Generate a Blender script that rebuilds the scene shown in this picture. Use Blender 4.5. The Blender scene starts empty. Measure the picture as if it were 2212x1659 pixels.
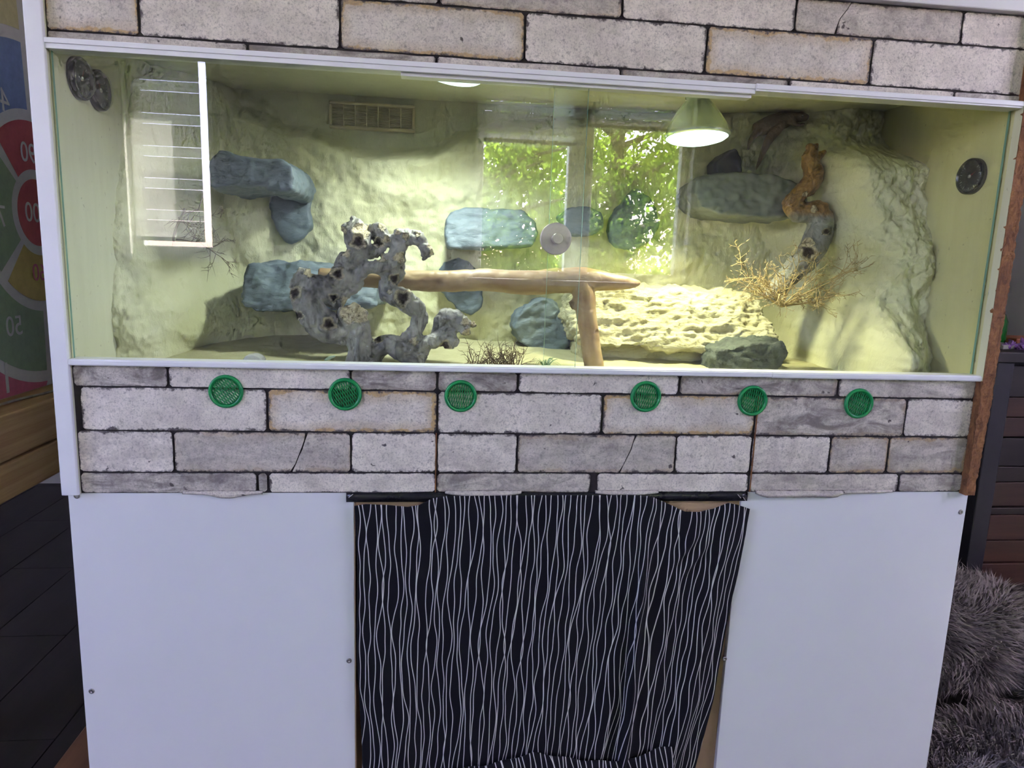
import bpy, bmesh, math, random
import numpy as np
from mathutils import Vector, Matrix, noise

# ------------------------------------------------------------------ camera, world, sun, exposure
SC = bpy.context.scene
COL = SC.collection
EYE = 1.05                                   # camera height above the floor
CX, CD, CF = 0.5584, 1.0706, 1482.0          # camera x, distance to the front plane, focal length in pixels of a 2212 px frame
YAW, PITCH, ROLL = map(math.radians, (6.373, 9.707, 1.985))
cf = Vector((math.sin(YAW) * math.cos(PITCH), math.cos(YAW) * math.cos(PITCH), -math.sin(PITCH)))
r0 = Vector((math.cos(YAW), -math.sin(YAW), 0)); u0 = r0.cross(cf)
cr = r0 * math.cos(ROLL) + u0 * math.sin(ROLL)
cu = u0 * math.cos(ROLL) - r0 * math.sin(ROLL)
cam_d = bpy.data.cameras.new('camera')
cam_d.sensor_width = 36; cam_d.sensor_fit = 'HORIZONTAL'; cam_d.lens = CF / 2212 * 36; cam_d.clip_start = 0.02; cam_d.clip_end = 200
cam = bpy.data.objects.new('camera', cam_d); COL.objects.link(cam)
CP = Vector((CX, -CD, EYE))
cam.matrix_world = Matrix.Translation(CP) @ Matrix((cr, cu, -cf)).transposed().to_4x4()
SC.camera = cam

world = bpy.data.worlds.new('World'); SC.world = world; world.use_nodes = True
wn = world.node_tree
sky = wn.nodes.new('ShaderNodeTexSky'); sky.sky_type = 'NISHITA'; sky.sun_disc = False
sky.sun_elevation = math.radians(52); sky.sun_rotation = math.radians(150); sky.air_density = 1.0; sky.dust_density = 2.0; sky.ozone_density = 1.0
bgn = wn.nodes['Background']; bgn.inputs['Strength'].default_value = 4.1
wbn = wn.nodes.new('ShaderNodeVectorMath'); wbn.operation = 'MULTIPLY'; wbn.inputs[1].default_value = (1.23, 0.96, 1.20)   # the photograph's cool white balance
wn.links.new(sky.outputs[0], wbn.inputs[0]); wn.links.new(wbn.outputs[0], bgn.inputs['Color'])

sun_d = bpy.data.lights.new('sun', 'SUN'); sun_d.energy = 210; sun_d.angle = math.radians(0.6); sun_d.color = (1, 0.95, 0.86)
sun = bpy.data.objects.new('sun', sun_d); COL.objects.link(sun)
sun.rotation_euler = Vector((-0.50, 0.42, -0.9)).to_track_quat('-Z', 'Y').to_euler()

SC.view_settings.view_transform = 'Standard'; SC.view_settings.look = 'None'
SC.view_settings.exposure = 0.0; SC.view_settings.gamma = 1.0; SC.view_settings.use_curve_mapping = False
SC.cycles.transparent_max_bounces = 16; SC.cycles.max_bounces = 6; SC.cycles.diffuse_bounces = 3; SC.cycles.glossy_bounces = 3
SC.cycles.adaptive_threshold = 0.15; SC.cycles.adaptive_min_samples = 12
SC.cycles.caustics_reflective = False; SC.cycles.caustics_refractive = False

def portal(loc, rot, sx, sy):                # helps the renderer find the sky through a window; gives no light itself
    d = bpy.data.lights.new('window_portal', 'AREA'); d.shape = 'RECTANGLE'; d.size = sx; d.size_y = sy
    d.cycles.is_portal = True
    o = bpy.data.objects.new('window_portal', d); COL.objects.link(o); o.location = loc; o.rotation_euler = rot

# ------------------------------------------------------------------ helpers
def A(px, py, Y):                            # point of the plane y = Y met by a pixel of the photograph
    d = cf + cr * ((px - 1106) / CF) - cu * ((py - 829.5) / CF)
    return CP + d * ((Y + CD) / d.y)
def AX(px, py, X):
    d = cf + cr * ((px - 1106) / CF) - cu * ((py - 829.5) / CF)
    return CP + d * ((X - CX) / d.x)
def MPP(Y):                                  # metres per pixel at depth Y
    return (Y + CD) / CF
def fr(v, s, o=4, H=0.8):
    return noise.fractal(Vector(v) * s, H, 2.0, o)
def sst(a, b, x):
    t = min(1, max(0, (x - a) / (b - a))) if a != b else float(x > a)
    return t * t * (3 - 2 * t)
def interp(x, pts):
    if x <= pts[0][0]: return pts[0][1]
    for (x0, y0), (x1, y1) in zip(pts, pts[1:]):
        if x <= x1:
            t = (x - x0) / (x1 - x0); t = t * t * (3 - 2 * t); return y0 + (y1 - y0) * t
    return pts[-1][1]

MATS = {}
class NT:
    def __init__(s, name):
        s.m = bpy.data.materials.new(name); s.m.use_nodes = True; s.t = s.m.node_tree
        s.b = s.t.nodes['Principled BSDF']; s.out = s.t.nodes['Material Output']; MATS[name] = s.m
    def n(s, typ, props=None, **inp):
        nd = s.t.nodes.new('ShaderNode' + typ)
        for k, v in (props or {}).items(): setattr(nd, k, v)
        for k, v in inp.items():
            key = int(k[1:]) if k[0] == '_' and k[1:].isdigit() else k.replace('_', ' ')
            s.set(nd.inputs[key], v)
        return nd
    def set(s, sock, v):
        if isinstance(v, bpy.types.NodeSocket): s.t.links.new(v, sock)
        elif isinstance(v, bpy.types.Node): s.t.links.new(v.outputs[0], sock)
        else:
            if isinstance(v, (tuple, list)) and len(v) == 3 and sock.type == 'RGBA': v = (*v, 1)
            sock.default_value = v
    def math(s, op, a, b=0.0, c=0.0):
        return s.n('Math', {'operation': op}, _0=a, _1=b, _2=c).outputs[0]
    def mix(s, f, a, b, mode='MIX'):
        nd = s.t.nodes.new('ShaderNodeMix'); nd.data_type = 'RGBA'; nd.blend_type = mode
        s.set(nd.inputs[0], f); s.set(nd.inputs[6], a); s.set(nd.inputs[7], b)
        return nd.outputs[2]
    def noise(s, scale, detail=5, rough=0.6, vec=None, dist=0.0):
        nd = s.n('TexNoise', Scale=scale, Detail=detail, Roughness=rough, Distortion=dist)
        s.set(nd.inputs['Vector'], vec if vec is not None else s.obj()); return nd.outputs[0]
    def obj(s):
        if not hasattr(s, '_o'): s._o = s.t.nodes.new('ShaderNodeTexCoord')
        return s._o.outputs['Object']
    def ramp(s, f, a, b):
        return s.n('MapRange', {'clamp': True}, Value=f, From_Min=a, From_Max=b).outputs[0]
    def scl(s, vec, sc):
        return s.n('VectorMath', {'operation': 'MULTIPLY'}, _0=vec, _1=sc).outputs[0]
    def bump(s, h, strength=0.3, dist=0.002):
        nd = s.n('Bump', Strength=strength, Distance=dist, Height=h); s.set(s.b.inputs['Normal'], nd.outputs[0])
    def fin(s, color=None, rough=None, metal=None, spec=None):
        if color is not None: s.set(s.b.inputs['Base Color'], color)
        if rough is not None: s.set(s.b.inputs['Roughness'], rough)
        if metal is not None: s.set(s.b.inputs['Metallic'], metal)
        if spec is not None: s.set(s.b.inputs['Specular IOR Level'], spec)
        return s.m

def simple(name, c1, c2=None, rough=0.5, scale=8, metal=0.0, bump=0.0, bscale=60, spec=0.5, stretch=None, bdist=0.002, lo=0.35, hi=0.65):
    k = NT(name); c2 = c2 or tuple(v * 0.85 for v in c1)
    vec = k.scl(k.obj(), stretch) if stretch else None
    col = k.mix(k.ramp(k.noise(scale, 6, 0.65, vec), lo, hi), c1, c2)
    if bump: k.bump(k.noise(bscale, 5, 0.65, vec), bump, bdist)
    return k.fin(col, rough, metal, spec)

def mesh_obj(name, verts, faces, mat, parent=None, smooth=False, mats=None, fmat=None, uv=None):
    root = parent
    while root is not None and root.parent is not None: root = root.parent
    off = root.location if root is not None else Vector((0, 0, 0))
    V = np.array([tuple(v) for v in verts], dtype=float) - np.array(off)
    me = bpy.data.meshes.new(name)
    me.from_pydata(V.tolist(), [], [list(f) for f in faces])
    for m in (mats or [mat]): me.materials.append(MATS[m] if isinstance(m, str) else m)
    if fmat is not None: me.polygons.foreach_set('material_index', fmat)
    if smooth: me.polygons.foreach_set('use_smooth', [True] * len(me.polygons))
    if uv is not None:
        l = me.uv_layers.new(name='UVMap'); idx = np.zeros(len(me.loops), dtype=int); me.loops.foreach_get('vertex_index', idx)
        l.data.foreach_set('uv', np.array(uv)[idx].ravel())
    me.update()
    o = bpy.data.objects.new(name, me); COL.objects.link(o)
    if parent is not None: o.parent = parent
    return o
def tag(o, label=None, cat=None, group=None, kind=None):
    for k, v in (('label', label), ('category', cat), ('group', group), ('kind', kind)):
        if v: o[k] = v
    return o
def thing(name, loc, label=None, cat=None, group=None, kind=None):
    o = bpy.data.objects.new(name, None); COL.objects.link(o); o.location = loc; o.empty_display_size = 0.05
    return tag(o, label, cat, group, kind)
def copy_tree(o, parent=None):
    c = o.copy(); COL.objects.link(c)
    if parent is not None: c.parent = parent
    for ch in [x for x in o.children]: copy_tree(ch, c)
    return c

class MB:                                     # collects shapes into one mesh
    def __init__(s): s.v = []; s.f = []; s.m = []
    def add(s, v, f, mi=0):
        b = len(s.v); s.v += [tuple(x) for x in v]; s.f += [tuple(i + b for i in q) for q in f]; s.m += [mi] * len(f); return s
    def box(s, x0, x1, y0, y1, z0, z1, mi=0):
        v = [(x, y, z) for x in (x0, x1) for y in (y0, y1) for z in (z0, z1)]
        return s.add(v, [(0, 1, 3, 2), (4, 6, 7, 5), (0, 4, 5, 1), (2, 3, 7, 6), (0, 2, 6, 4), (1, 5, 7, 3)], mi)
    def cyl(s, a, b, r, n=20, r2=None, mi=0, caps=True):
        v, f = tube([(a, r), (b, r if r2 is None else r2)], n, 1, caps); return s.add(v, f, mi)
    def build(s, name, mat, parent=None, smooth=False, mats=None):
        return mesh_obj(name, s.v, s.f, mat, parent, smooth, mats, s.m if mats else None)

def bevel(o, w, seg=2):
    m = o.modifiers.new('bevel', 'BEVEL'); m.width = w; m.segments = seg; m.limit_method = 'ANGLE'; return o

def crom(P, k):                               # Catmull-Rom over rows of any width
    P = np.array(P, dtype=float)
    if k <= 1: return P
    Q = np.vstack([2 * P[0] - P[1], P, 2 * P[-1] - P[-2]]); out = []
    for i in range(1, len(Q) - 2):
        a, b, c, d = Q[i - 1], Q[i], Q[i + 1], Q[i + 2]
        for t in np.linspace(0, 1, k, endpoint=False):
            out.append(0.5 * (2 * b + (c - a) * t + (2 * a - 5 * b + 4 * c - d) * t * t + (3 * b - 3 * c + d - a) * t ** 3))
    out.append(P[-1]); return np.array(out)

def tube(pts, n=16, k=6, caps=True):          # pts: [((x,y,z), r), ...]
    rows = crom([(*p, r) for p, r in pts], k)
    P = rows[:, :3]; R = np.maximum(rows[:, 3], 1e-4)
    T = np.gradient(P, axis=0); T /= np.linalg.norm(T, axis=1)[:, None] + 1e-12
    up = np.array([0, 0, 1.0]) if abs(T[0][2]) < 0.9 else np.array([1.0, 0, 0])
    N = np.cross(T[0], up); N /= np.linalg.norm(N); V = []; F = []
    ang = np.linspace(0, 2 * math.pi, n, endpoint=False)
    for i in range(len(P)):
        N = N - T[i] * (N @ T[i]); N /= np.linalg.norm(N) + 1e-12; B = np.cross(T[i], N)
        V += [tuple(P[i] + R[i] * (math.cos(a) * N + math.sin(a) * B)) for a in ang]
    for i in range(len(P) - 1):
        for j in range(n):
            a, b = i * n + j, i * n + (j + 1) % n
            F.append((a, b, b + n, a + n))
    if caps:
        F.append(tuple(range(n - 1, -1, -1))); F.append(tuple(range((len(P) - 1) * n, len(P) * n)))
    return V, F

def lathe(prof, n=32):                        # prof: [(r, h)], axis +z at the origin, open ends closed by r = 0
    V = []; F = []
    for r, h in prof: V += [(r * math.cos(2 * math.pi * j / n), r * math.sin(2 * math.pi * j / n), h) for j in range(n)]
    for i in range(len(prof) - 1):
        for j in range(n):
            a, b = i * n + j, i * n + (j + 1) % n; F.append((a, b, b + n, a + n))
    return V, F
def orient(V, loc, axis):                     # turns +z to axis and moves to loc
    q = Vector(axis).to_track_quat('Z', 'Y'); return [tuple(q @ Vector(v) + Vector(loc)) for v in V]

def remeshed(parts, voxel, smooth=3):         # union of closed shapes as one continuous surface
    mb = MB()
    for v, f in parts: mb.add(v, f)
    me = bpy.data.meshes.new('tmp'); me.from_pydata(mb.v, [], mb.f); me.update()
    o = bpy.data.objects.new('tmp', me); COL.objects.link(o)
    m = o.modifiers.new('r', 'REMESH'); m.mode = 'VOXEL'; m.voxel_size = voxel
    s = o.modifiers.new('s', 'SMOOTH'); s.factor = 0.5; s.iterations = smooth
    ev = o.evaluated_get(bpy.context.evaluated_depsgraph_get())
    me2 = bpy.data.meshes.new_from_object(ev)
    V = np.zeros(len(me2.vertices) * 3); me2.vertices.foreach_get('co', V); V = V.reshape(-1, 3)
    N = np.zeros(len(me2.vertices) * 3); me2.vertex_normals.foreach_get('vector', N); N = N.reshape(-1, 3)
    F = [tuple(p.vertices) for p in me2.polygons]
    bpy.data.objects.remove(o); bpy.data.meshes.remove(me); bpy.data.meshes.remove(me2)
    return V, N, F

def vcolor(o, vals, name='mask'):             # vals: per-vertex rgb
    at = o.data.color_attributes.new(name, 'FLOAT_COLOR', 'POINT')
    a = np.ones((len(o.data.vertices), 4)); a[:, :3] = vals; at.data.foreach_set('color', a.ravel())

# ------------------------------------------------------------------ materials
def make_materials():
    k = NT('white_laminate'); c = k.mix(k.ramp(k.noise(3, 4), 0.3, 0.7), (0.74, 0.74, 0.76), (0.70, 0.70, 0.72))
    c = k.mix(k.math('MULTIPLY', k.ramp(k.noise(16, 4, 0.7), 0.70, 0.80), 0.35), c, (0.36, 0.35, 0.36))
    k.bump(k.noise(200, 3), 0.03, 0.002); k.fin(c, 0.38)
    simple('white_plastic', (0.78, 0.78, 0.80), (0.74, 0.74, 0.76), 0.35, 5)
    simple('room_wall', (0.66, 0.63, 0.61), (0.60, 0.57, 0.55), 0.85, 4, bump=0.4, bscale=45, bdist=0.004)
    simple('ceiling_paint', (0.8, 0.8, 0.78), None, 0.9, 3)
    simple('screw_steel', (0.35, 0.34, 0.33), (0.25, 0.24, 0.24), 0.35, 60, metal=0.9)
    simple('brushed_steel', (0.50, 0.47, 0.40), (0.43, 0.40, 0.34), 0.42, 60, metal=0.35)
    simple('mortar', (0.028, 0.022, 0.020), (0.012, 0.010, 0.010), 0.85, 60)
    simple('black_plastic', (0.012, 0.012, 0.014), (0.02, 0.02, 0.022), 0.25, 30)
    simple('black_metal', (0.018, 0.018, 0.022), (0.026, 0.026, 0.032), 0.45, 10)
    simple('green_plastic', (0.008, 0.27, 0.075), (0.007, 0.23, 0.06), 0.35, 20)
    simple('dark_cavity', (0.03, 0.03, 0.02), (0.015, 0.015, 0.01), 0.9, 30)
    simple('tan_fibreboard', (0.36, 0.24, 0.15), (0.30, 0.20, 0.12), 0.7, 12, stretch=(1, 1, 0.3))
    simple('light_wood', (0.52, 0.36, 0.22), (0.42, 0.28, 0.16), 0.6, 6, stretch=(0.15, 1, 1))
    simple('floor_plank', (0.030, 0.025, 0.022), (0.014, 0.012, 0.011), 0.42, 14, bump=0.15, stretch=(1, 0.09, 1), bscale=40)
    simple('plinth_wood', (0.20, 0.095, 0.045), (0.12, 0.055, 0.028), 0.5, 18, stretch=(1, 0.1, 1))
    simple('pine', (0.62, 0.43, 0.20), (0.42, 0.25, 0.10), 0.55, 26, bump=0.2, stretch=(1, 0.06, 1.6), bscale=40)
    simple('sand', (0.50, 0.48, 0.29), (0.42, 0.39, 0.22), 0.9, 30, bump=0.6, bscale=180, bdist=0.003)
    simple('dark_stone', (0.055, 0.065, 0.06), (0.10, 0.12, 0.10), 0.8, 40, bump=0.8, bscale=70, bdist=0.006)
    simple('slate', (0.030, 0.035, 0.045), (0.05, 0.055, 0.06), 0.6, 20, bump=0.4, bscale=50)
    simple('pale_pebble', (0.62, 0.62, 0.56), (0.5, 0.5, 0.45), 0.5, 30)
    simple('cable', (0.35, 0.34, 0.30), (0.18, 0.17, 0.15), 0.4, 30)
    simple('porcelain', (0.55, 0.53, 0.46), None, 0.35, 20)
    simple('leaf_green', (0.08, 0.16, 0.06), (0.05, 0.11, 0.04), 0.5, 40)
    simple('leaf_pale', (0.35, 0.45, 0.30), None, 0.4, 40)
    simple('dry_brown', (0.13, 0.075, 0.03), (0.07, 0.045, 0.02), 0.8, 60)
    simple('dry_straw', (0.52, 0.40, 0.18), (0.38, 0.28, 0.13), 0.7, 40)
    simple('dry_grey', (0.24, 0.20, 0.13), (0.17, 0.14, 0.09), 0.8, 40)
    simple('purple_crystal', (0.16, 0.05, 0.26), (0.35, 0.2, 0.5), 0.15, 60)
    simple('green_glass', (0.01, 0.13, 0.02), None, 0.2, 10)
    simple('orange_tray', (0.35, 0.10, 0.04), None, 0.5, 10)
    simple('grey_paper', (0.32, 0.30, 0.28), None, 0.7, 10)
    simple('lime_toy', (0.18, 0.30, 0.03), None, 0.5, 10)
    simple('fur_under', (0.10, 0.09, 0.09), None, 0.9, 10)
    simple('trunk_bark', (0.08, 0.055, 0.035), (0.05, 0.035, 0.02), 0.9, 12, bump=0.6)
    simple('added_terrace_grey', (0.34, 0.32, 0.33), (0.28, 0.26, 0.27), 0.9, 3)
    simple('lawn', (0.06, 0.12, 0.02), (0.04, 0.08, 0.015), 0.9, 3)
    simple('vent_gap_shade', (0.26, 0.21, 0.13), (0.20, 0.17, 0.11), 0.9, 60)  # darker backing colour stands in for the shade between the louvres
    simple('vent_hole_shade', (0.075, 0.08, 0.035), (0.04, 0.045, 0.02), 0.9, 200)
    simple('vent_cream', (0.62, 0.55, 0.36), (0.55, 0.47, 0.28), 0.5, 20)
    simple('needle_red', (0.5, 0.03, 0.02), None, 0.5)
    simple('dial_mark', (0.45, 0.46, 0.44), None, 0.6)
    simple('dial_face', (0.007, 0.008, 0.008), (0.012, 0.013, 0.012), 0.5, 30)
    simple('dart_white', (0.60, 0.60, 0.64), (0.56, 0.56, 0.60), 0.75, 40)
    for nm, c in (('dart_red', (0.50, 0.11, 0.14)), ('dart_pink', (0.58, 0.16, 0.26)), ('dart_green', (0.29, 0.40, 0.28)), ('dart_olive', (0.22, 0.28, 0.15)),
                  ('dart_blue', (0.20, 0.28, 0.55)), ('dart_navy', (0.10, 0.11, 0.36)), ('dart_yellow', (0.55, 0.45, 0.17)), ('dart_cream', (0.60, 0.57, 0.36))):
        simple(nm, c, None, 0.75, 40)
    for i, c in enumerate(((0.018, 0.014, 0.014), (0.065, 0.028, 0.018), (0.05, 0.024, 0.017), (0.022, 0.016, 0.014), (0.075, 0.034, 0.018))):
        simple('rustic_%d' % i, c, tuple(v * 0.5 for v in c), 0.55, 16, bump=0.3, stretch=(0.12, 1, 1.2), bscale=40)

    # painted foam backdrop: pale yellow, brushed
    k = NT('painted_foam')
    n1 = k.noise(7, 7, 0.62); n2 = k.noise(60, 6, 0.7, k.scl(k.obj(), (1, 1, 0.35)), 0.6)
    c = k.mix(k.ramp(n1, 0.36, 0.66), (0.60, 0.595, 0.35), (0.68, 0.675, 0.47))
    c = k.mix(k.ramp(n2, 0.60, 0.78), c, (0.46, 0.45, 0.24))
    k.bump(k.math('ADD', n2, k.math('MULTIPLY', k.noise(190, 4, 0.7), 0.35)), 0.55, 0.005); k.fin(c, 0.62)
    for nm, ca, cb in (('painted_board', (0.60, 0.60, 0.42), (0.65, 0.65, 0.47)), ('painted_board_bounce_tint', (0.57, 0.55, 0.26), (0.62, 0.60, 0.31))):  # second board: yellow bounce light on the right wall put into its colour
        k = NT(nm)
        n2 = k.noise(40, 5, 0.7, k.scl(k.obj(), (1, 1, 0.12)))
        c = k.mix(k.ramp(n2, 0.35, 0.7), ca, cb)
        sp = k.ramp(k.noise(150, 2, 0.5), 0.70, 0.74)
        c = k.mix(k.math('MULTIPLY', sp, 0.5), c, (0.22, 0.2, 0.1))
        k.bump(n2, 0.15, 0.002); k.fin(c, 0.5)
    # blue grey painted ledge
    k = NT('blue_rock')
    n1 = k.noise(14, 6, 0.65); n2 = k.noise(90, 6, 0.7, k.scl(k.obj(), (0.5, 1, 1.2)), 0.8)
    c = k.mix(k.ramp(n1, 0.35, 0.65), (0.125, 0.165, 0.20), (0.165, 0.21, 0.245))
    c = k.mix(k.ramp(n2, 0.62, 0.75), c, (0.10, 0.13, 0.14))
    k.bump(n2, 0.6, 0.004); k.fin(c, 0.5)
    k = NT('teal_rock')
    n1 = k.noise(12, 6, 0.65); n2 = k.noise(70, 6, 0.7, None, 0.8)
    c = k.mix(k.ramp(n1, 0.35, 0.65), (0.18, 0.20, 0.175), (0.23, 0.255, 0.225))
    k.bump(n2, 0.4, 0.003); k.fin(c, 0.5)
    # cream rock ledge, rough
    k = NT('cream_rock')
    n1 = k.noise(22, 8, 0.68, k.scl(k.obj(), (0.35, 1, 1.3)), 1.2); n2 = k.noise(120, 6, 0.7)
    c = k.mix(k.ramp(n1, 0.35, 0.6), (0.50, 0.45, 0.25), (0.70, 0.67, 0.45))
    k.bump(k.math('ADD', n1, k.math('MULTIPLY', n2, 0.4)), 0.9, 0.014); k.fin(c, 0.75)
    # gnarled grey wood with pale cut spots; vertex colour: r = cut, g = shade painted inside the cavities, b = brown
    for nm, g1, g2 in (('gnarled_wood', (0.45, 0.435, 0.375), (0.16, 0.152, 0.135)), ('twisted_wood', (0.34, 0.34, 0.31), (0.20, 0.20, 0.185))):
        k = NT(nm); vc = k.n('VertexColor', {'layer_name': 'mask'})
        sep = k.n('SeparateColor', _0=vc.outputs[0])
        n1 = k.noise(20, 7, 0.65); grain = k.noise(34, 4, 0.5, k.scl(k.obj(), (1, 1, 0.5)), 1.6)
        c = k.mix(k.ramp(n1, 0.33, 0.66), g1, g2)
        c = k.mix(k.ramp(grain, 0.50, 0.72), c, tuple(v * 0.35 for v in g2))  # wood grain, darkened further to put missing shade contrast into the colour
        brown = k.mix(k.ramp(k.noise(40, 6, 0.7, None, 1.5), 0.4, 0.62), (0.36, 0.20, 0.055), (0.13, 0.065, 0.02))
        c = k.mix(sep.outputs[2], c, brown)
        cut = k.mix(k.ramp(k.noise(95, 7, 0.75, None, 1.5), 0.46, 0.64), (0.82, 0.72, 0.46), (0.26, 0.18, 0.09))
        c = k.mix(sep.outputs[0], c, cut)
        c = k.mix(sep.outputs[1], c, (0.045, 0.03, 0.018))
        k.bump(k.math('ADD', grain, k.math('MULTIPLY', k.math('MULTIPLY', k.noise(170, 4, 0.7), sep.outputs[0]), 2.0)), 0.8, 0.007)
        k.fin(c, k.math('SUBTRACT', 0.62, k.math('MULTIPLY', sep.outputs[2], 0.3)))
    # smooth debarked branch
    k = NT('smooth_branch'); vc = k.n('VertexColor', {'layer_name': 'mask'}); sep = k.n('SeparateColor', _0=vc.outputs[0])
    g = k.noise(38, 5, 0.6, k.scl(k.obj(), (0.25, 1, 0.6)), 1.0)
    c = k.mix(k.ramp(g, 0.34, 0.66), (0.40, 0.29, 0.155), (0.27, 0.165, 0.08))
    c = k.mix(k.math('MULTIPLY', sep.outputs[0], k.ramp(g, 0.3, 0.5)), c, (0.12, 0.07, 0.03))
    k.bump(g, 0.15, 0.002); k.fin(c, 0.5)
    # lizard skin
    k = NT('lizard_skin')
    v = k.n('TexVoronoi', Scale=230, Vector=k.obj()); n1 = k.noise(28, 5, 0.6)
    c = k.mix(k.ramp(n1, 0.35, 0.65), (0.10, 0.075, 0.055), (0.16, 0.105, 0.07))
    k.bump(v.outputs[0], 0.4, 0.002); k.fin(c, 0.6)
    # wallpaper brick print: object colour r = lightness, g = ochre border, b = mottling
    k = NT('brick_print'); oi = k.n('ObjectInfo'); sep = k.n('SeparateColor', _0=oi.outputs['Color'])
    L, O, M = sep.outputs[0], sep.outputs[1], sep.outputs[2]
    gen = k._tc = k.n('TexCoord'); gx = k.n('SeparateXYZ', Vector=gen.outputs['Generated'])
    off = k.n('VectorMath', {'operation': 'ADD'}, _0=k.obj(), _1=k.scl(oi.outputs['Random'], (9, 9, 9))).outputs[0]
    n1 = k.noise(17, 8, 0.7, off); n2 = k.noise(330, 5, 0.75, off); n3 = k.noise(36, 7, 0.7, k.scl(off, (0.35, 1, 1.0)), 1.0)
    c = k.mix(k.ramp(n1, 0.34, 0.66), (0.58, 0.525, 0.46), (0.78, 0.71, 0.62))
    c = k.mix(k.math('MULTIPLY', k.ramp(n3, 0.44, 0.62), M), c, (0.15, 0.12, 0.105))
    ex = k.math('ABSOLUTE', k.math('SUBTRACT', gx.outputs[0], 0.5)); ez = k.math('ABSOLUTE', k.math('SUBTRACT', gx.outputs[2], 0.5))
    dx = k.math('MULTIPLY', k.math('SUBTRACT', 0.5, ex), 4.0); dz = k.math('SUBTRACT', 0.5, ez)
    ed = k.math('ADD', k.math('MINIMUM', dx, dz), k.math('MULTIPLY', k.math('SUBTRACT', n1, 0.5), 0.55))
    c = k.mix(k.math('MULTIPLY', O, k.ramp(ed, 0.30, 0.0)), c, (0.52, 0.42, 0.29))
    c = k.mix(k.math('MULTIPLY', O, k.ramp(ed, 0.085, 0.055)), c, (0.50, 0.34, 0.15))
    n4 = k.noise(75, 6, 0.75, off)
    edk = k.math('ADD', k.math('MINIMUM', dx, dz), k.math('MULTIPLY', k.math('SUBTRACT', n4, 0.5), 0.42))
    c = k.mix(k.ramp(edk, 0.05, 0.0), c, (0.06, 0.048, 0.045))
    c = k.mix(k.math('MULTIPLY', k.ramp(k.noise(26, 9, 0.78, off), 0.46, 0.70), k.math('ADD', 0.22, k.math('MULTIPLY', M, 0.75))), c, (0.20, 0.17, 0.155))
    c = k.mix(k.math('MULTIPLY', k.ramp(k.noise(125, 6, 0.75, off), 0.54, 0.66), 0.6), c, (0.19, 0.165, 0.155))
    c = k.mix(k.math('MULTIPLY', k.ramp(n2, 0.50, 0.66), 0.6), c, (0.20, 0.18, 0.17))
    c = k.mix(k.ramp(k.noise(34, 3, 0.6, k.scl(off, (1, 1, 1.3)), 0.4), 0.70, 0.73), c, (0.09, 0.075, 0.07))
    sc = k.noise(60, 4, 0.6, k.scl(off, (2.2, 1, 0.25)), 2.5)
    c = k.mix(k.math('MULTIPLY', k.ramp(k.math('ABSOLUTE', k.math('SUBTRACT', sc, 0.5)), 0.006, 0.0), 0.45), c, (0.12, 0.10, 0.10))
    c = k.mix(1.0, c, k.n('CombineColor', _0=L, _1=L, _2=L).outputs[0], 'MULTIPLY')
    k.bump(n2, 0.15, 0.001); k.fin(c, 0.55)
    # raw chipboard edge
    k = NT('raw_chipboard')
    n1 = k.noise(70, 6, 0.75, k.scl(k.obj(), (1.2, 1, 0.45)), 1.0)
    c = k.mix(k.ramp(n1, 0.35, 0.62), (0.36, 0.16, 0.055), (0.15, 0.06, 0.022)); k.bump(n1, 0.9, 0.006); k.fin(c, 0.85)
    # curtain: black cloth printed with wavering white lines
    k = NT('line_print_cloth')
    uvn = k.n('UVMap'); s = k.n('SeparateXYZ', Vector=uvn.outputs[0]); m = None
    sp, amp = 0.0086, 0.030                 # evenly pitched lines, each wandering on its own
    ci = k.math('FLOOR', k.math('DIVIDE', s.outputs[0], sp))
    for kk in (-2, -1, 0, 1, 2):
        idx = k.math('ADD', ci, float(kk))
        vec = k.n('CombineXYZ', X=k.math('MULTIPLY', idx, 13.73), Y=k.math('MULTIPLY', s.outputs[1], 9.5), Z=0.0)
        nz = k.noise(1.0, 1.0, 0.35, vec.outputs[0])
        lx = k.math('ADD', k.math('MULTIPLY', k.math('ADD', idx, 0.5), sp), k.math('MULTIPLY', k.math('SUBTRACT', nz, 0.5), amp))
        ln = k.ramp(k.math('ABSOLUTE', k.math('SUBTRACT', s.outputs[0], lx)), 0.00092, 0.00048)
        m = ln if m is None else k.math('MAXIMUM', m, ln)
    wv = k.noise(900, 2, 0.5, uvn.outputs[0])
    k.bump(wv, 0.2, 0.0006); k.fin(k.mix(m, (0.0075, 0.0075, 0.010), (0.62, 0.60, 0.58)), 0.85, spec=0.2)
    # glass pane: clear, Fresnel reflection on both faces
    def pane(nm, tint):
        k = NT(nm); g = k.n('NewGeometry')
        ior = k.math('ADD', 1.5, k.math('MULTIPLY', g.outputs['Backfacing'], 1 / 1.5 - 1.5))
        fz = k.n('Fresnel', IOR=ior)
        tr = k.n('BsdfTransparent', Color=tint); gl = k.n('BsdfGlossy', {'distribution': 'GGX'}, Roughness=0.0, Color=(1, 1, 1))
        mx = k.n('MixShader', _0=fz.outputs[0], _1=tr.outputs[0], _2=gl.outputs[0])
        k.t.nodes.remove(k.b); k.t.links.new(mx.outputs[0], k.out.inputs[0])
    pane('pane_glass', (0.972, 0.99, 0.972)); pane('window_glass', (0.97, 0.98, 0.98)); pane('dome_glass', (0.92, 0.94, 0.93))
    k = NT('pane_edge'); k.fin((0.18, 0.34, 0.27), 0.15)
    # lamp bulb
    k = NT('bulb_mirror'); k.fin((0.80, 0.95, 0.82), 0.25, 0.7)
    k = NT('lamp_lens'); v = k.n('TexVoronoi', Scale=180, Vector=k.obj())
    k.fin((0.7, 0.9, 0.85), 0.15); k.bump(v.outputs[0], 0.6, 0.003)
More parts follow.
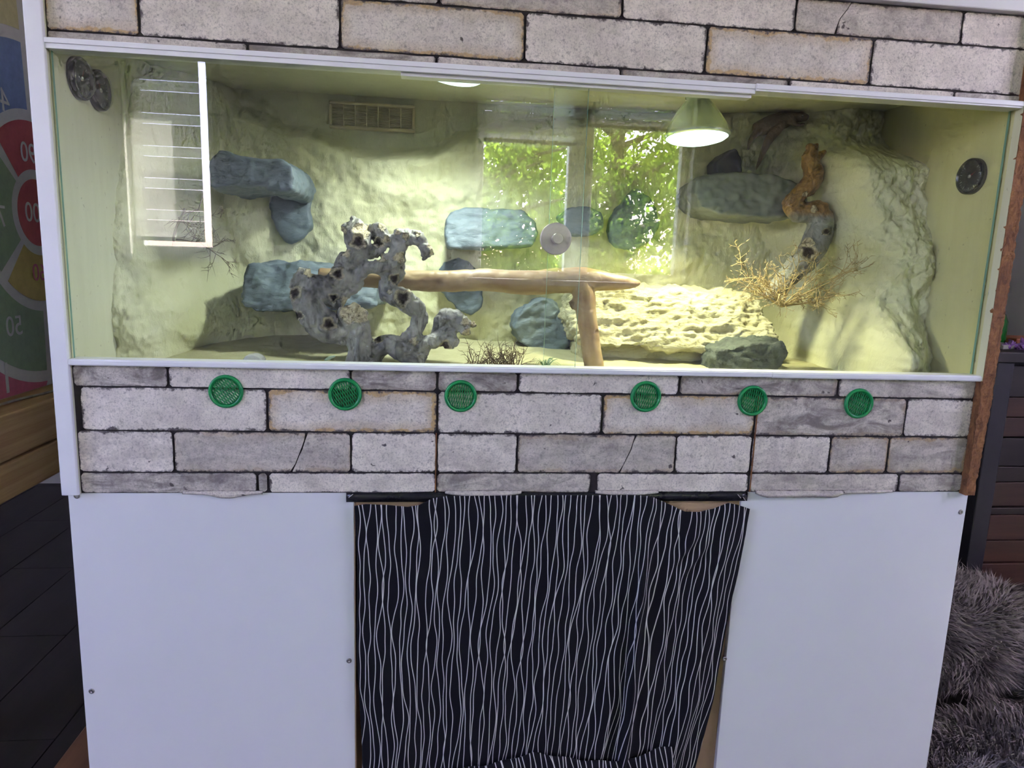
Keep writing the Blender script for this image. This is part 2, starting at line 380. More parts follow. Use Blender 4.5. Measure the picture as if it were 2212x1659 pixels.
    k.set(k.b.inputs['Emission Color'], (0.72, 1.0, 0.93)); k.b.inputs['Emission Strength'].default_value = 2.2
    # cloth mat, blind, leaves
    def translucent(nm, c1, c2, f, scale=20):
        k = NT(nm); col = k.mix(k.ramp(k.noise(scale, 4), 0.35, 0.65), c1, c2)
        d = k.n('BsdfDiffuse', Color=col); t = k.n('BsdfTranslucent', Color=col)
        mx = k.n('MixShader', _0=f, _1=d.outputs[0], _2=t.outputs[0]); k.t.nodes.remove(k.b); k.t.links.new(mx.outputs[0], k.out.inputs[0])
    translucent('blind_solid', (0.74, 0.73, 0.72), (0.70, 0.69, 0.68), 0.6)
    translucent('blind_sheer', (0.85, 0.85, 0.84), (0.80, 0.80, 0.79), 0.65)
    translucent('tree_leaf', (0.36, 0.50, 0.05), (0.16, 0.30, 0.03), 0.5, 1.5)
    k = NT('fur_strand'); oi = k.noise(14, 4)
    k.fin(k.mix(k.ramp(oi, 0.35, 0.65), (0.29, 0.255, 0.25), (0.17, 0.148, 0.145)), 0.7)
make_materials()
rng = random.Random(7)

# ------------------------------------------------------------------ room
RX0, RX1, RY0, RY1, RZ = -2.4, 3.3, -3.0, 2.15, 2.5
fl = mesh_obj('floor', *(lambda m: (m.v, m.f))(MB().box(RX0, RX1, RY0, RY1, -0.06, -0.012)), 'mortar'); tag(fl, kind='structure')
pw, pl = 0.195, 1.29
pv = MB().box(0, pw - 0.003, 0, pl - 0.003, -0.012, 0.0)
pme = None
nx = int((RX1 - RX0) / pw)
for i in range(nx + 1):
    y = RY0 - (i * 0.437) % pl
    while y < RY1:
        x0 = RX0 + i * pw; x1 = min(x0 + pw - 0.003, RX1); ya = max(y, RY0); yb = min(y + pl - 0.003, RY1)
        if x1 - x0 > 0.02 and yb - ya > 0.02:
            if abs(x1 - x0 - pw + 0.003) < 1e-6 and abs(yb - ya - pl + 0.003) < 1e-6:
                if pme is None:
                    p = mesh_obj('plank', pv.v, pv.f, 'floor_plank', fl); pme = p.data
                else:
                    p = bpy.data.objects.new('plank', pme); COL.objects.link(p); p.parent = fl
                p.location = (x0, ya, 0)
            else:
                p = mesh_obj('plank', *(lambda m: (m.v, m.f))(MB().box(0, x1 - x0, 0, yb - ya, -0.012, 0.0)), 'floor_plank', fl); p.location = (x0, ya, 0)
        y += pl
tag(MB().box(RX0, RX1, RY1, RY1 + 0.1, 0, RZ).build('wall_back', 'room_wall'), kind='structure')
D2 = (-1.85, -0.65, 1.3, 2.28)                          # unseen window added in the right wall to brighten the right side
m = MB(); m.box(RX1, RX1 + 0.2, RY0, D2[0], 0, RZ); m.box(RX1, RX1 + 0.2, D2[1], RY1, 0, RZ)
m.box(RX1, RX1 + 0.2, D2[0], D2[1], 0, D2[2]); m.box(RX1, RX1 + 0.2, D2[0], D2[1], D2[3], RZ)
tag(m.build('wall_right', 'room_wall'), kind='structure')
tag(MB().box(RX0, RX1, RY0, RY1, RZ, RZ + 0.1).build('ceiling', 'ceiling_paint'), kind='structure')

# window wall behind the photographer (seen mirrored in the terrarium glass); z given above the eye
W1 = (-1.14, -0.675, EYE + 0.0, EYE + 1.12)          # left narrow window
W2 = (0.76, 2.05, EYE - 0.07, EYE + 1.12)            # double casement
wy0, wy1 = RY0 - 0.22, RY0
m = MB()
for x0, x1 in ((RX0, W1[0]), (W1[1], W2[0]), (W2[1], RX1)): m.box(x0, x1, wy0, wy1, 0, RZ)
for w in (W1, W2): m.box(w[0], w[1], wy0, wy1, 0, w[2]); m.box(w[0], w[1], wy0, wy1, w[3], RZ)
tag(m.build('wall_front', 'room_wall'), kind='structure')
# side wall; its wide window is unseen, added to light the room
D1 = (-2.7, -0.7, 1.15, 2.3)
m = MB(); m.box(RX0 - 0.2, RX0, RY0, D1[0], 0, RZ); m.box(RX0 - 0.2, RX0, D1[1], RY1, 0, RZ)
m.box(RX0 - 0.2, RX0, D1[0], D1[1], 0, D1[2]); m.box(RX0 - 0.2, RX0, D1[0], D1[1], D1[3], RZ)
tag(m.build('wall_left', 'room_wall'), kind='structure')
def casement(name, x0, x1, z0, z1, splits, yy=-3.10):
    t = thing(name, ((x0 + x1) / 2, yy, z0), kind='structure')
    m = MB(); b = 0.05
    m.box(x0, x1, yy - 0.03, yy + 0.03, z0, z0 + b); m.box(x0, x1, yy - 0.03, yy + 0.03, z1 - b, z1)
    m.box(x0, x0 + b, yy - 0.03, yy + 0.03, z0 + b, z1 - b); m.box(x1 - b, x1, yy - 0.03, yy + 0.03, z0 + b, z1 - b)
    for s in splits: m.box(s - 0.075, s + 0.075, yy - 0.035, yy + 0.035, z0 + b, z1 - b)
    bevel(m.build('window_frame', 'white_plastic', t), 0.006)
    xs = [x0 + b] + [q for s in splits for q in (s - 0.075, s + 0.075)] + [x1 - b]
    for a, c in zip(xs[::2], xs[1::2]): MB().box(a, c, yy - 0.003, yy + 0.003, z0 + b, z1 - b).build('pane', 'window_glass', t)
    MB().box(x0 - 0.05, x1 + 0.05, RY0 - 0.06, RY0 + 0.14, z0 - 0.03, z0).build('window_sill', 'white_plastic', t)
    return t
casement('window_1', *W1[:2], *W1[2:], [])
casement('window_2', *W2[:2], *W2[2:], [1.385])
portal((-0.9075, RY0 - 0.20, EYE + 0.55), (math.radians(90), 0, 0), 0.465, 1.12)
portal((1.405, RY0 - 0.20, EYE + 0.525), (math.radians(90), 0, 0), 1.29, 1.19)
t = thing('added_window_left', (RX0 - 0.1, (D1[0] + D1[1]) / 2, D1[2]), kind='structure')
m = MB(); b = 0.09; dx = RX0 - 0.1
m.box(dx - 0.03, dx + 0.03, D1[0], D1[1], D1[2], D1[2] + b); m.box(dx - 0.03, dx + 0.03, D1[0], D1[1], D1[3] - b, D1[3])
ym = (D1[0] + D1[1]) / 2
for a, c in ((D1[0], D1[0] + b), (ym - b, ym + b), (D1[1] - b, D1[1])): m.box(dx - 0.03, dx + 0.03, a, c, D1[2] + b, D1[3] - b)
m.build('window_frame', 'white_plastic', t)
for a, c in ((D1[0] + b, ym - b), (ym + b, D1[1] - b)): MB().box(dx - 0.004, dx + 0.004, a, c, D1[2] + b, D1[3] - b).build('pane', 'window_glass', t)
portal((RX0 - 0.19, ym, (D1[2] + D1[3]) / 2), (0, math.radians(-90), 0), D1[3] - D1[2], D1[1] - D1[0])

t = thing('added_window_right', (RX1 + 0.1, (D2[0] + D2[1]) / 2, D2[2]), kind='structure')
m = MB(); dx = RX1 + 0.1; ym2 = (D2[0] + D2[1]) / 2
m.box(dx - 0.03, dx + 0.03, D2[0], D2[1], D2[2], D2[2] + b); m.box(dx - 0.03, dx + 0.03, D2[0], D2[1], D2[3] - b, D2[3])
for a, c in ((D2[0], D2[0] + b), (ym2 - b, ym2 + b), (D2[1] - b, D2[1])): m.box(dx - 0.03, dx + 0.03, a, c, D2[2] + b, D2[3] - b)
m.build('window_frame', 'white_plastic', t)
for a, c in ((D2[0] + b, ym2 - b), (ym2 + b, D2[1] - b)): MB().box(dx - 0.004, dx + 0.004, a, c, D2[2] + b, D2[3] - b).build('pane', 'window_glass', t)
portal((RX1 + 0.19, ym2, (D2[2] + D2[3]) / 2), (0, math.radians(90), 0), D2[3] - D2[2], D2[1] - D2[0])

def zebra_blind(x0, x1, zb, zt, label, yy=-3.03):
    t = thing('zebra_blind', ((x0 + x1) / 2, yy, zb), label, 'blind', 'zebra blinds at the windows')
    V, F = tube([((x0, yy, zt + 0.03), 0.03), ((x1, yy, zt + 0.03), 0.03)], 16, 1); mesh_obj('roller', V, F, 'white_plastic', t, True)
    z = zt; i = 0
    while z > zb + 0.03:
        h = 0.115 if i % 2 == 0 else 0.055
        z0 = max(z - h, zb + 0.02)
        MB().box(x0, x1, yy - 0.0012, yy + 0.0012, z0, z - 0.002).build('fabric_band', 'blind_solid' if i % 2 == 0 else 'blind_sheer', t)
        z = z0; i += 1
    bevel(MB().box(x0, x1, yy - 0.012, yy + 0.012, zb, zb + 0.022).build('bottom_bar', 'white_plastic', t), 0.004)
zebra_blind(-1.11, -0.748, EYE + 0.075, EYE + 1.04, 'zebra blind let far down over the narrow window, mirrored at left in the glass')
zebra_blind(0.80, 1.33, EYE + 0.70, EYE + 1.04, 'zebra blind over the left casement, mirrored left of the round metal knob')
zebra_blind(1.44, 2.02, EYE + 0.81, EYE + 1.04, 'zebra blind over the right casement, mirrored behind the hanging lamp')

# ------------------------------------------------------------------ garden outside
gd = MB().box(-30, 30, -40, -3.3, -0.5, -0.4).build('lawn', 'lawn'); tag(gd, kind='structure')
gd2 = MB().box(-30, -2.7, -3.3, 20, -0.5, -0.4).build('added_terrace', 'added_terrace_grey'); tag(gd2, kind='structure')  # unseen paving, added so the light bounced indoors is less green
def tree(x, y, h, blobs, n, label, seed):
    rg = np.random.default_rng(seed)
    t = thing('garden_tree', (x, y, -0.4), label, 'tree', 'garden trees beyond the window')
    mb = MB(); V, F = tube([((x, y, -0.4), 0.16), ((x + 0.05, y, 0.8), 0.12), ((x - 0.05, y + 0.05, h * 0.6), 0.08), ((x, y, h * 0.95), 0.02)], 10, 4); mb.add(V, F)
    for k in range(12):
        z = h * rg.uniform(0.2, 0.8); a = rg.uniform(0, 6.28); L = rg.uniform(0.6, 1.5)
        V, F = tube([((x, y, z), 0.04), ((x + L * 0.5 * math.cos(a), y + L * 0.5 * math.sin(a), z + 0.25), 0.025), ((x + L * math.cos(a), y + L * math.sin(a), z + 0.35), 0.008)], 6, 3); mb.add(V, F)
    mb.build('trunk', 'trunk_bark', t, True)
    tot = sum(b[3] * b[4] * b[5] for b in blobs); V = []; F = []
    for bx, by, bz, rx, ry, rz in blobs:
        k = int(n * rx * ry * rz / tot)
        d = rg.normal(size=(k, 3)); d /= np.linalg.norm(d, axis=1)[:, None]
        # leaves hang in clumps
        cl = rg.normal(size=(max(12, k // 60), 3)); cl /= np.linalg.norm(cl, axis=1)[:, None]; cl *= rg.uniform(0.25, 1, (len(cl), 1)) ** 0.5
        pos = cl[rg.integers(0, len(cl), k)] + rg.normal(size=(k, 3)) * 0.14
        P = np.array([bx, by, bz]) + pos * np.array([rx, ry, rz])
        S = rg.uniform(0.03, 0.06, k)
        for i in range(k):
            a = rg.normal(size=3); a[2] -= 0.6; a /= np.linalg.norm(a); c = np.cross(a, rg.normal(size=3)); c /= np.linalg.norm(c)
            b = len(V); p = P[i]; s = S[i]
            V += [tuple(p), tuple(p + s * (a * 0.9 + c * 0.55)), tuple(p + s * 2 * a), tuple(p + s * (a * 0.9 - c * 0.55))]; F.append((b, b + 1, b + 2, b + 3))
    o = mesh_obj('foliage', V, F, 'tree_leaf', t); o['kind'] = 'stuff'
tree(0.9, -6.4, 3.6, [(0.7, -6.4, 2.3, 1.0, 0.9, 1.1), (1.4, -6.2, 1.3, 0.9, 0.8, 0.8), (0.4, -6.6, 1.0, 0.8, 0.8, 0.9)], 8500, 'leafy tree beyond the left casement, mirrored left of the knob', 1)
tree(2.6, -6.9, 4.2, [(2.5, -6.9, 2.6, 1.1, 1.0, 1.2), (3.2, -6.7, 1.4, 1.0, 0.9, 1.0), (2.1, -7.1, 1.2, 0.8, 0.8, 0.8)], 12500, 'leafy tree beyond the right casement, mirrored right of the knob', 2)
tree(1.6, -9.5, 5.2, [(1.6, -9.5, 3.2, 2.0, 1.2, 1.6), (2.6, -9.5, 1.2, 1.6, 1.0, 1.0), (0.2, -9.5, 1.2, 1.6, 1.0, 1.0)], 9000, 'tall leafy tree farthest out, seen between the two nearer crowns', 3)

# ------------------------------------------------------------------ terrarium shell
X0, X1 = 0.0, 1.5; XI0, XI1 = 0.0205, 1.478
ZT, ZB = EYE + 0.2853, EYE - 0.1644                    # outer edges of the glass tracks
ZF = EYE - 0.3642                                      # lower edge of the brick panel
ZTOP = EYE + 0.415; YB = 0.5; ZCEIL = EYE + 0.345; ZSAND = EYE - 0.182
ter = thing('terrarium', (0.75, 0.25, ZF), 'large vivarium with sliding glass front and brick-print front boards on a white base', 'terrarium')
m = MB()
m.box(X0, XI0, -0.006, YB + 0.016, ZF, ZTOP + 0.06); o = m.build('side_panel', 'painted_board', ter)
bevel(MB().box(X0 - 0.002, XI0 + 0.001, -0.013, -0.006, ZF, ZTOP + 0.06).build('edge_trim', 'white_plastic', ter), 0.0012)
# right side panel: chipboard, its front edge raw and chewed
rg = np.random.default_rng(5)
zs = np.linspace(ZF - 0.002, ZTOP + 0.06, 260); V = []; F = []
for i, z in enumerate(zs):
    j = 0.0016 * fr((3, 1, z), 90, 3); j2 = 0.0022 * fr((7, 2, z), 60, 4); tpr = 0.006 * sst(EYE - 0.20, EYE - 0.36, z)
    yb = -0.0155 + 0.002 * fr((1, 9, z), 40, 3)
    xa, xb = XI1 + j, X1 + j2 - tpr * 0.8
    for q in range(6):
        f = q / 5; V.append((xa + (xb - xa) * f, yb + 0.0015 * fr((q * 3.1, 4, z), 150, 3), z))
    V.append((X1, 0.0, z)); V.append((XI1, 0.0, z))
for i in range(len(zs) - 1):
    for q in range(8):
        a, b = i * 8 + q, i * 8 + (q + 1) % 8; F.append((a, b, b + 8, a + 8))
F.append(tuple(range(7, -1, -1))); F.append(tuple(range((len(zs) - 1) * 8, len(zs) * 8)))
o = mesh_obj('raw_edge', V, F, 'raw_chipboard', ter); o['label'] = 'raw brown chipboard edge of the right side panel'
MB().box(XI1, X1, 0.0, YB + 0.016, ZF, ZTOP + 0.06).build('side_panel', 'painted_board_bounce_tint', ter)
MB().box(XI1 - 0.0006, XI1, -0.0145, 0.001, ZB, ZT).build('paint_strip', 'painted_board', ter)
MB().box(XI0, XI1, YB, YB + 0.016, ZF, ZTOP).build('back_panel', 'painted_board', ter)
MB().box(XI0, XI1, 0.018, YB, ZCEIL, ZCEIL + 0.016).build('top_panel', 'painted_board', ter)
MB().box(XI0, XI1, 0.018, YB, ZSAND - 0.06, ZSAND - 0.044).build('bottom_panel', 'painted_board', ter)
tb = MB().box(XI0, X1 + 0.004, -0.016, 0.10, ZTOP, ZTOP + 0.16).build('top_board', 'white_laminate', ter); bevel(tb, 0.002)

# brick-print front boards
J = 0.0035
def brick(par, x0, x1, z0, z1, light, ochre, mot, slant=0.0, seed=0):
    rb = random.Random(seed * 7919 + int(x0 * 1e4))
    e = J / 2; x0 += e; x1 -= e; z0 += e * 0.75; z1 -= e * 0.75
    if x1 - x0 < 0.006: return
    ch = min(0.004, (z1 - z0) * 0.2)
    c = [(x0 + ch, z0), (x1 - ch, z0), (x1, z0 + ch), (x1, z1 - ch), (x1 - ch, z1), (x0 + ch, z1), (x0, z1 - ch), (x0, z0 + ch)]
    if slant:                                # a cracked stone half: one slanted side
        if slant > 0: c = [(x0 + ch, z0), (x1 - slant, z0), (x1, z1), (x0 + ch, z1), (x0, z1 - ch), (x0, z0 + ch)]
        else: c = [(x0, z0), (x1 - ch, z0), (x1, z0 + ch), (x1, z1 - ch), (x1 - ch, z1), (x0 - slant, z1)]
    P = []
    for (xa, za), (xb, zb) in zip(c, c[1:] + c[:1]):
        L = math.hypot(xb - xa, zb - za); n = max(1, min(6 if L < 0.1 else 11, int(L / 0.012)))
        for i in range(n):
            t = i / n; x = xa + (xb - xa) * t; z = za + (zb - za) * t
            if slant and L > 0.03 and abs(xb - xa) > 0.008 and abs(zb - za) > 0.02: x += 0.006 * fr((1.5, 2.5, z), 55, 3)
            P.append((x + rb.uniform(-1, 1) * 0.0007, z + rb.uniform(-1, 1) * 0.0007))
    n = len(P); yf = -0.0014 - rb.uniform(0, 0.0005)
    V = [(x, 0.0, z) for x, z in P] + [(x, yf, z) for x, z in P]
    F = [tuple(range(n, 2 * n))] + [(i, (i + 1) % n, n + (i + 1) % n, n + i) for i in range(n)]
    o = mesh_obj('brick', V, F, 'brick_print', par); o.color = (light, ochre, mot, 1); return o
z1_, z2_, z3_, z4_ = EYE - 0.1978, EYE - 0.2652, EYE - 0.3308, ZF
ub = MB().box(XI0, XI1 + 0.012, 0.0, 0.016, ZT - 0.004, ZTOP).build('upper_front_board', 'mortar', ter)
lb = MB().box(XI0, XI1, 0.0, 0.016, ZF, ZB + 0.004).build('lower_front_board', 'mortar', ter)
XR = XI1 + 0.002
def row(par, z0, z1, xs, props, seed, xend=XR):
    xs = [XI0] + xs + [xend]
    for i, (a, b) in enumerate(zip(xs, xs[1:])):
        p = props[i % len(props)]
        if len(p) > 3:                       # (light, ochre, mottling, crack x, slant)
            brick(par, a, p[3] + 0.0010, z0, z1, *p[:3], slant=p[4], seed=seed + i)
            brick(par, p[3] - p[4] - 0.0010, b, z0, z1, *p[:3], slant=-p[4], seed=seed + i + 50)
        else: brick(par, a, b, z0, z1, *p, seed=seed + i)
ABZ, BCZ = EYE + 0.366, EYE + 0.2975
row(ub, ABZ, ZTOP, [0.28, 0.553, 0.822, 1.091, 1.364], [(1, 0, .2), (.9, 0, .6), (.9, .3, .5), (1.1, 0, .2), (.85, .2, .5, 1.178, .02), (1.15, 0, .3)], 1, XI1 + 0.012)
row(ub, BCZ, ABZ, [0.142, 0.414, 0.679, 0.955, 1.221], [(.95, 1, .1), (1, 0, .1), (.95, .9, .1), (1.05, 0, .1), (.98, .9, .1), (1.02, 0, .1)], 2, XI1 + 0.012)
row(ub, ZT, BCZ, [0.286, 0.551, 0.825, 1.09, 1.366], [(.85, 0, .5), (.8, .2, .9), (1, 0, .4), (.75, .3, .9), (1.05, 0, .2), (.8, .1, .8)], 3, XI1 + 0.012)
row(lb, z1_, ZB, [0.156, 0.426, 0.560, 0.687, 0.953, 1.228], [(.85, 0, .9), (1.1, 0, .15), (.9, .1, .9), (.9, .1, .9), (1.1, 0, .15), (.85, .3, .9), (1, .1, .5)], 4)
row(lb, z2_, z1_, [0.029, 0.3, 0.5605, 0.827, 1.087, 1.356], [(.3, 0, .3), (1.1, 0, .1), (1.08, 1, .1), (1.1, 0, .1), (1, 1, .1), (.85, .3, .8), (1.05, 0, .2)], 5)
row(lb, z3_, z2_, [0.159, 0.426, 0.5605, 0.69, 0.955, 1.087, 1.227, 1.333], [(1.15, 0, .25), (.92, .3, .35, .357, .022), (1.2, 0, .1), (1.15, 0, .3), (.88, .3, .35, .885, .022), (1.12, 0, .1), (1.08, 0, .3), (.85, .8, .4), (.82, .7, .5)], 6)
row(lb, z4_, z3_, [0.282, 0.2985, 0.5605, 0.815, 0.824, 1.087, 1.36], [(.9, 0, .75), (.6, .3, .8), (1.15, 0, .2), (.95, .1, .7), (.6, .3, .8), (1.15, 0, .2), (.95, 0, .4), (.88, 0, .6)], 7)
# wallpaper seams and loose flaps along the lower edge
for xs in (0.5595, 1.0905):
    sm = MB(); sm.box(xs - 0.0012, xs + 0.0008, -0.0026, 0.0, ZF + 0.001, z2_ if xs < 1 else z1_); sm.build('paper_seam', 'raw_chipboard', lb)
def flap(xa, xb, drop, curl, seed):
    n = 44; V = []; F = []; rows_ = 7; C = []
    for i in range(n):
        u = i / (n - 1); x = xa + (xb - xa) * u
        d = drop(u) * (1 + 0.12 * fr((u * 5, seed, 0), 2, 3))
        for j in range(rows_):
            v = j / (rows_ - 1); V.append((x + 0.0012 * fr((u * 9, v * 3, seed), 2, 2), -0.0021 - curl * math.sin(v * 2.6) - 0.0006 * v, ZF + 0.004 - v * (0.004 + d)))
    for i in range(n - 1):
        for j in range(rows_ - 1):
            a = i * rows_ + j; F.append((a, a + 1, a + rows_ + 1, a + rows_))
    o = mesh_obj('torn_paper_flap', V, F, 'brick_print', lb, True); o.color = (0.95, 0.0, 0.35, 1)
    s = o.modifiers.new('s', 'SOLIDIFY'); s.thickness = 0.0008
flap(0.17, 0.29, lambda u: 0.007 * math.exp(-((u - 0.55) / 0.22) ** 2) + 0.001, 0.003, 1)
flap(0.575, 0.70, lambda u: 0.006 * math.sin(math.pi * u) ** 0.7 + 0.0005, 0.003, 2)
flap(0.822, 0.93, lambda u: 0.004 * math.sin(math.pi * u) ** 0.7 + 0.0005, 0.003, 3)
flap(1.098, 1.258, lambda u: 0.008 * min(1, 10 * u, 14 * (1 - u)) + 0.0012 * fr((u * 8, 2, 0), 2, 2), 0.007, 4)
flap(1.258, 1.35, lambda u: 0.003 * (1 - u), 0.002, 5)

# white tracks for the glass
def track(name, x0, x1, z0, z1, lips, parent, yf=-0.011):
    m = MB(); m.box(x0, x1, yf, 0.016, z0, z1)
    for zz in lips: m.box(x0, x1, yf - 0.0016, yf, zz - 0.0032, zz + 0.0032)
    bevel(m.build(name, 'white_plastic', parent), 0.0006); return m
track('upper_track', XI0 + 0.001, 1.0335, EYE + 0.2715, ZT + 0.0005, [EYE + 0.2815], ter)
track('upper_track', 1.0335, X1 + 0.002, EYE + 0.2755, ZT + 0.001, [EYE + 0.2815], ter, -0.0128)
MB().box(0.5, 1.031, -0.004, 0.015, EYE + 0.2670, EYE + 0.2718).build('track_lip', 'white_plastic', ter)
track('lower_track', XI0 + 0.001, 1.105, ZB - 0.0006, EYE - 0.1555, [EYE - 0.1605], ter)
track('lower_track', 1.105, 1.4795, ZB - 0.0010, EYE - 0.1555, [EYE - 0.1605], ter, -0.0115)
# two sliding panes
def slide(name, x0, x1, y0, y1):
    z0, z1 = EYE - 0.158, EYE + 0.278
    v = [(x, y, z) for x in (x0, x1) for y in (y0, y1) for z in (z0, z1)]
    F = [(0, 1, 3, 2), (4, 6, 7, 5), (0, 4, 5, 1), (2, 3, 7, 6), (0, 2, 6, 4), (1, 5, 7, 3)]
    return mesh_obj(name, v, F, None, ter, mats=['pane_glass', 'pane_edge'], fmat=[1, 1, 0, 0, 1, 1])
gx0 = A(1207, 190, 0.01).x; gx1 = A(1262, 400, 0.0).x
pf = slide('sliding_pane', XI0 + 0.0035, gx1, -0.0008, 0.0038)
pb = slide('sliding_pane', gx0 - 0.006, XI1 - 0.003, 0.0072, 0.0118)
rgd = np.random.default_rng(31); dm = MB()
for i in range(170):
    px_, py_ = rgd.normal(790, 150), 775 - abs(rgd.normal(0, 62))
    if not (540 < px_ < 1120 and py_ > 560): continue
    c = A(px_, py_, -0.0008); r = rgd.uniform(0.0006, 0.0019)
    V, F = lathe([(r, 0), (r * 0.9, r * 0.25), (r * 0.6, r * 0.42), (r * 0.25, r * 0.5), (0.0001, r * 0.52)], 10); dm.add(orient(V, c, (0, -1, 0)), F)
wd = dm.build('water_spots', 'pane_glass', pf, True); wd['kind'] = 'stuff'
kc = A(1200, 516, -0.0009)
V, F = lathe([(0, 0), (0.0235, 0), (0.0245, 0.001), (0.0245, 0.0035), (0.0235, 0.0045), (0.0, 0.0045)], 40)
kn = mesh_obj('door_knob', orient(V, kc, (0, -1, 0)), F, 'brushed_steel', pf); kn['label'] = 'round brushed steel knob disc'; bevel(kn, 0.0003)
V, F = lathe([(0.0, 0.004), (0.0075, 0.004), (0.0075, 0.018), (0.0082, 0.0185), (0.0082, 0.0235), (0.0076, 0.0245), (0, 0.0245)], 28)
mesh_obj('knob_grip', orient(V, kc, (0, -1, 0)), F, 'brushed_steel', kn)
kn.data.polygons.foreach_set('use_smooth', [True] * len(kn.data.polygons))

# ------------------------------------------------------------------ sculpted backdrop
arch = [(A(px, py, 0.46).x, A(px, py, 0.46).z - EYE) for px, py in ((300, 130), (470, 160), (520, 235), (650, 275), (800, 325), (920, 322), (1010, 285), (1100, 262), (1300, 250), (1500, 240), (1620, 225), (1760, 190), (2000, 150))]
def gz(px, py, Y): p = A(px, py, Y); return p.x, p.z - EYE
bumps = []                                   # (x, w, thickness, rx, rz)
for px, py, Y, th, rx, rz in ((1750, 745, 0.36, 0.13, 0.075, 0.075), (1830, 560, 0.38, 0.05, 0.06, 0.08), (1690, 300, 0.45, 0.04, 0.10, 0.06), (1650, 345, 0.46, 0.02, 0.08, 0.05),
                              (520, 470, 0.42, 0.05, 0.06, 0.09), (480, 690, 0.4, 0.07, 0.09, 0.07), (860, 420, 0.46, 0.018, 0.10, 0.035), (1000, 640, 0.46, 0.02, 0.12, 0.08),
                              (700, 470, 0.46, 0.02, 0.05, 0.09), (1180, 600, 0.46, 0.02, 0.1, 0.1), (1420, 560, 0.46, 0.02, 0.12, 0.05), (1250, 700, 0.46, 0.03, 0.10, 0.08)):
    bumps.append((*gz(px, py, Y), th, rx, rz))
def foam(x, w):
    zt = interp(x, arch)
    t = 0.008 + 0.046 * sst(zt + 0.012, zt - 0.028, w)
    t += 0.012 * math.exp(-((w - zt + 0.035) / 0.03) ** 2)
    # left corner column
    lw = 0.105 + 0.045 * sst(0.16, -0.10, w) + 0.02 * fr((x * 2, w, 3), 6, 3)
    la = 0.19 + 0.10 * sst(0.30, 0.02, w)
    t += la * sst(lw, 0.0, x - XI0) * (1 - 0.55 * sst(0.285, 0.34, w))
    # right corner column
    e = interp(w, [(-0.19, 1.300), (-0.08, 1.325), (0.03, 1.345), (0.10, 1.325), (0.17, 1.30), (0.24, 1.30), (0.34, 1.34)]) + 0.02 * fr((2, w, 9), 9, 3)
    top = sst(0.295, 0.20, w)
    t += (0.10 + 0.155 * top) * sst(e - 0.035, e + 0.075, x)
    t += 0.05 * sst(1.30, 1.47, x) * sst(0.1, -0.15, w)
    for bx, bw, th, rx, rz in bumps:
        q = ((x - bx) / rx) ** 2 + ((w - bw) / rz) ** 2
        if q < 7: t += th * math.exp(-q)
    amp = 0.35 + 0.65 * sst(zt + 0.03, zt - 0.05, w)
    rough = 1 + 1.3 * sst(1.27, 1.36, x) + 0.9 * sst(0.16, 0.05, x)
    t += amp * (0.010 * fr((x, w, 1), 9, 4) + 0.0042 * rough * fr((x, w * 0.8, 5), 38, 4))
    return max(0.003, t)
bk = mesh_obj('painted_backdrop', [(0, 0, 0)], [], 'painted_foam', ter); bpy.data.objects.remove(bk)
us = np.concatenate([np.linspace(XI0, 0.16, 90, endpoint=False), np.linspace(0.16, 1.25, 260, endpoint=False), np.linspace(1.25, XI1, 120)])
ws = np.linspace(-0.195, 0.346, 190); V = []; F = []
for x in us:
    for w in ws: V.append((x, YB - foam(x, w), EYE + w))
nw = len(ws)
for i in range(len(us) - 1):
    for j in range(nw - 1):
        a = i * nw + j; F.append((a, a + nw, a + nw + 1, a + 1))
back = mesh_obj('painted_backdrop', V, F, 'painted_foam', ter, True); back['label'] = 'pale yellow sculpted rock backdrop'

def rock(name, outline, yf, yb, mat, parent, seed, rough=0.004, tilt=0.0, lbl=None, vox=0.004, rnd=7, streak=0.0):
    P = np.array([tuple(A(px, py, yf)) for px, py in outline]); n = len(P); zr = P[:, 2].min(), P[:, 2].max(); mb = MB()
    V = [(p[0], yf + tilt * (p[2] - zr[0]) / (zr[1] - zr[0]), p[2]) for p in P] + [(p[0], yb, p[2]) for p in P]
    F = [tuple(range(n)), tuple(range(2 * n - 1, n - 1, -1))] + [(i, i + n, (i + 1) % n + n, (i + 1) % n) for i in range(n)]
    V, N, F = remeshed([(V, F)], vox, rnd)
    sd = np.array([seed * 3.3, seed, seed * 1.7])
    d = np.array([rough * (1.9 * fr(v + sd, 15, 3) + 1.3 * (0.55 - abs(fr((v + sd) * np.array([0.55, 1, 1.25]), 34, 3))) + 0.55 * fr(v + sd, 95, 3) + (streak * fr((v + sd) * np.array([0.22, 1, 1.6]), 60, 3) if streak else 0)) for v in V])
    o = mesh_obj(name, V + N * d[:, None], F, mat, parent, True)
    if lbl: o['label'] = lbl
    return o
rock('rock_ledge', [(452, 348), (468, 324), (485, 322), (510, 338), (560, 340), (605, 342), (628, 356), (638, 385), (634, 410), (612, 416), (580, 408), (555, 400), (500, 404), (455, 408)], 0.22, 0.42, 'blue_rock', ter, 1, 0.003, lbl='blue grey painted ledge under the upper left wall')
rock('rock_ledge', [(588, 424), (612, 402), (642, 396), (664, 395), (668, 430), (671, 492), (645, 516), (622, 522), (602, 503), (588, 470), (584, 440)], 0.415, 0.50, 'blue_rock', ter, 2, 0.003)
rock('rock_ledge', [(514, 645), (517, 590), (528, 574), (560, 568), (640, 572), (720, 577), (790, 592), (808, 625), (816, 662), (740, 668), (620, 673), (550, 674), (525, 664)], 0.25, 0.50, 'blue_rock', ter, 3, 0.004, tilt=0.05, lbl='long blue grey painted ledge behind the gnarled root')
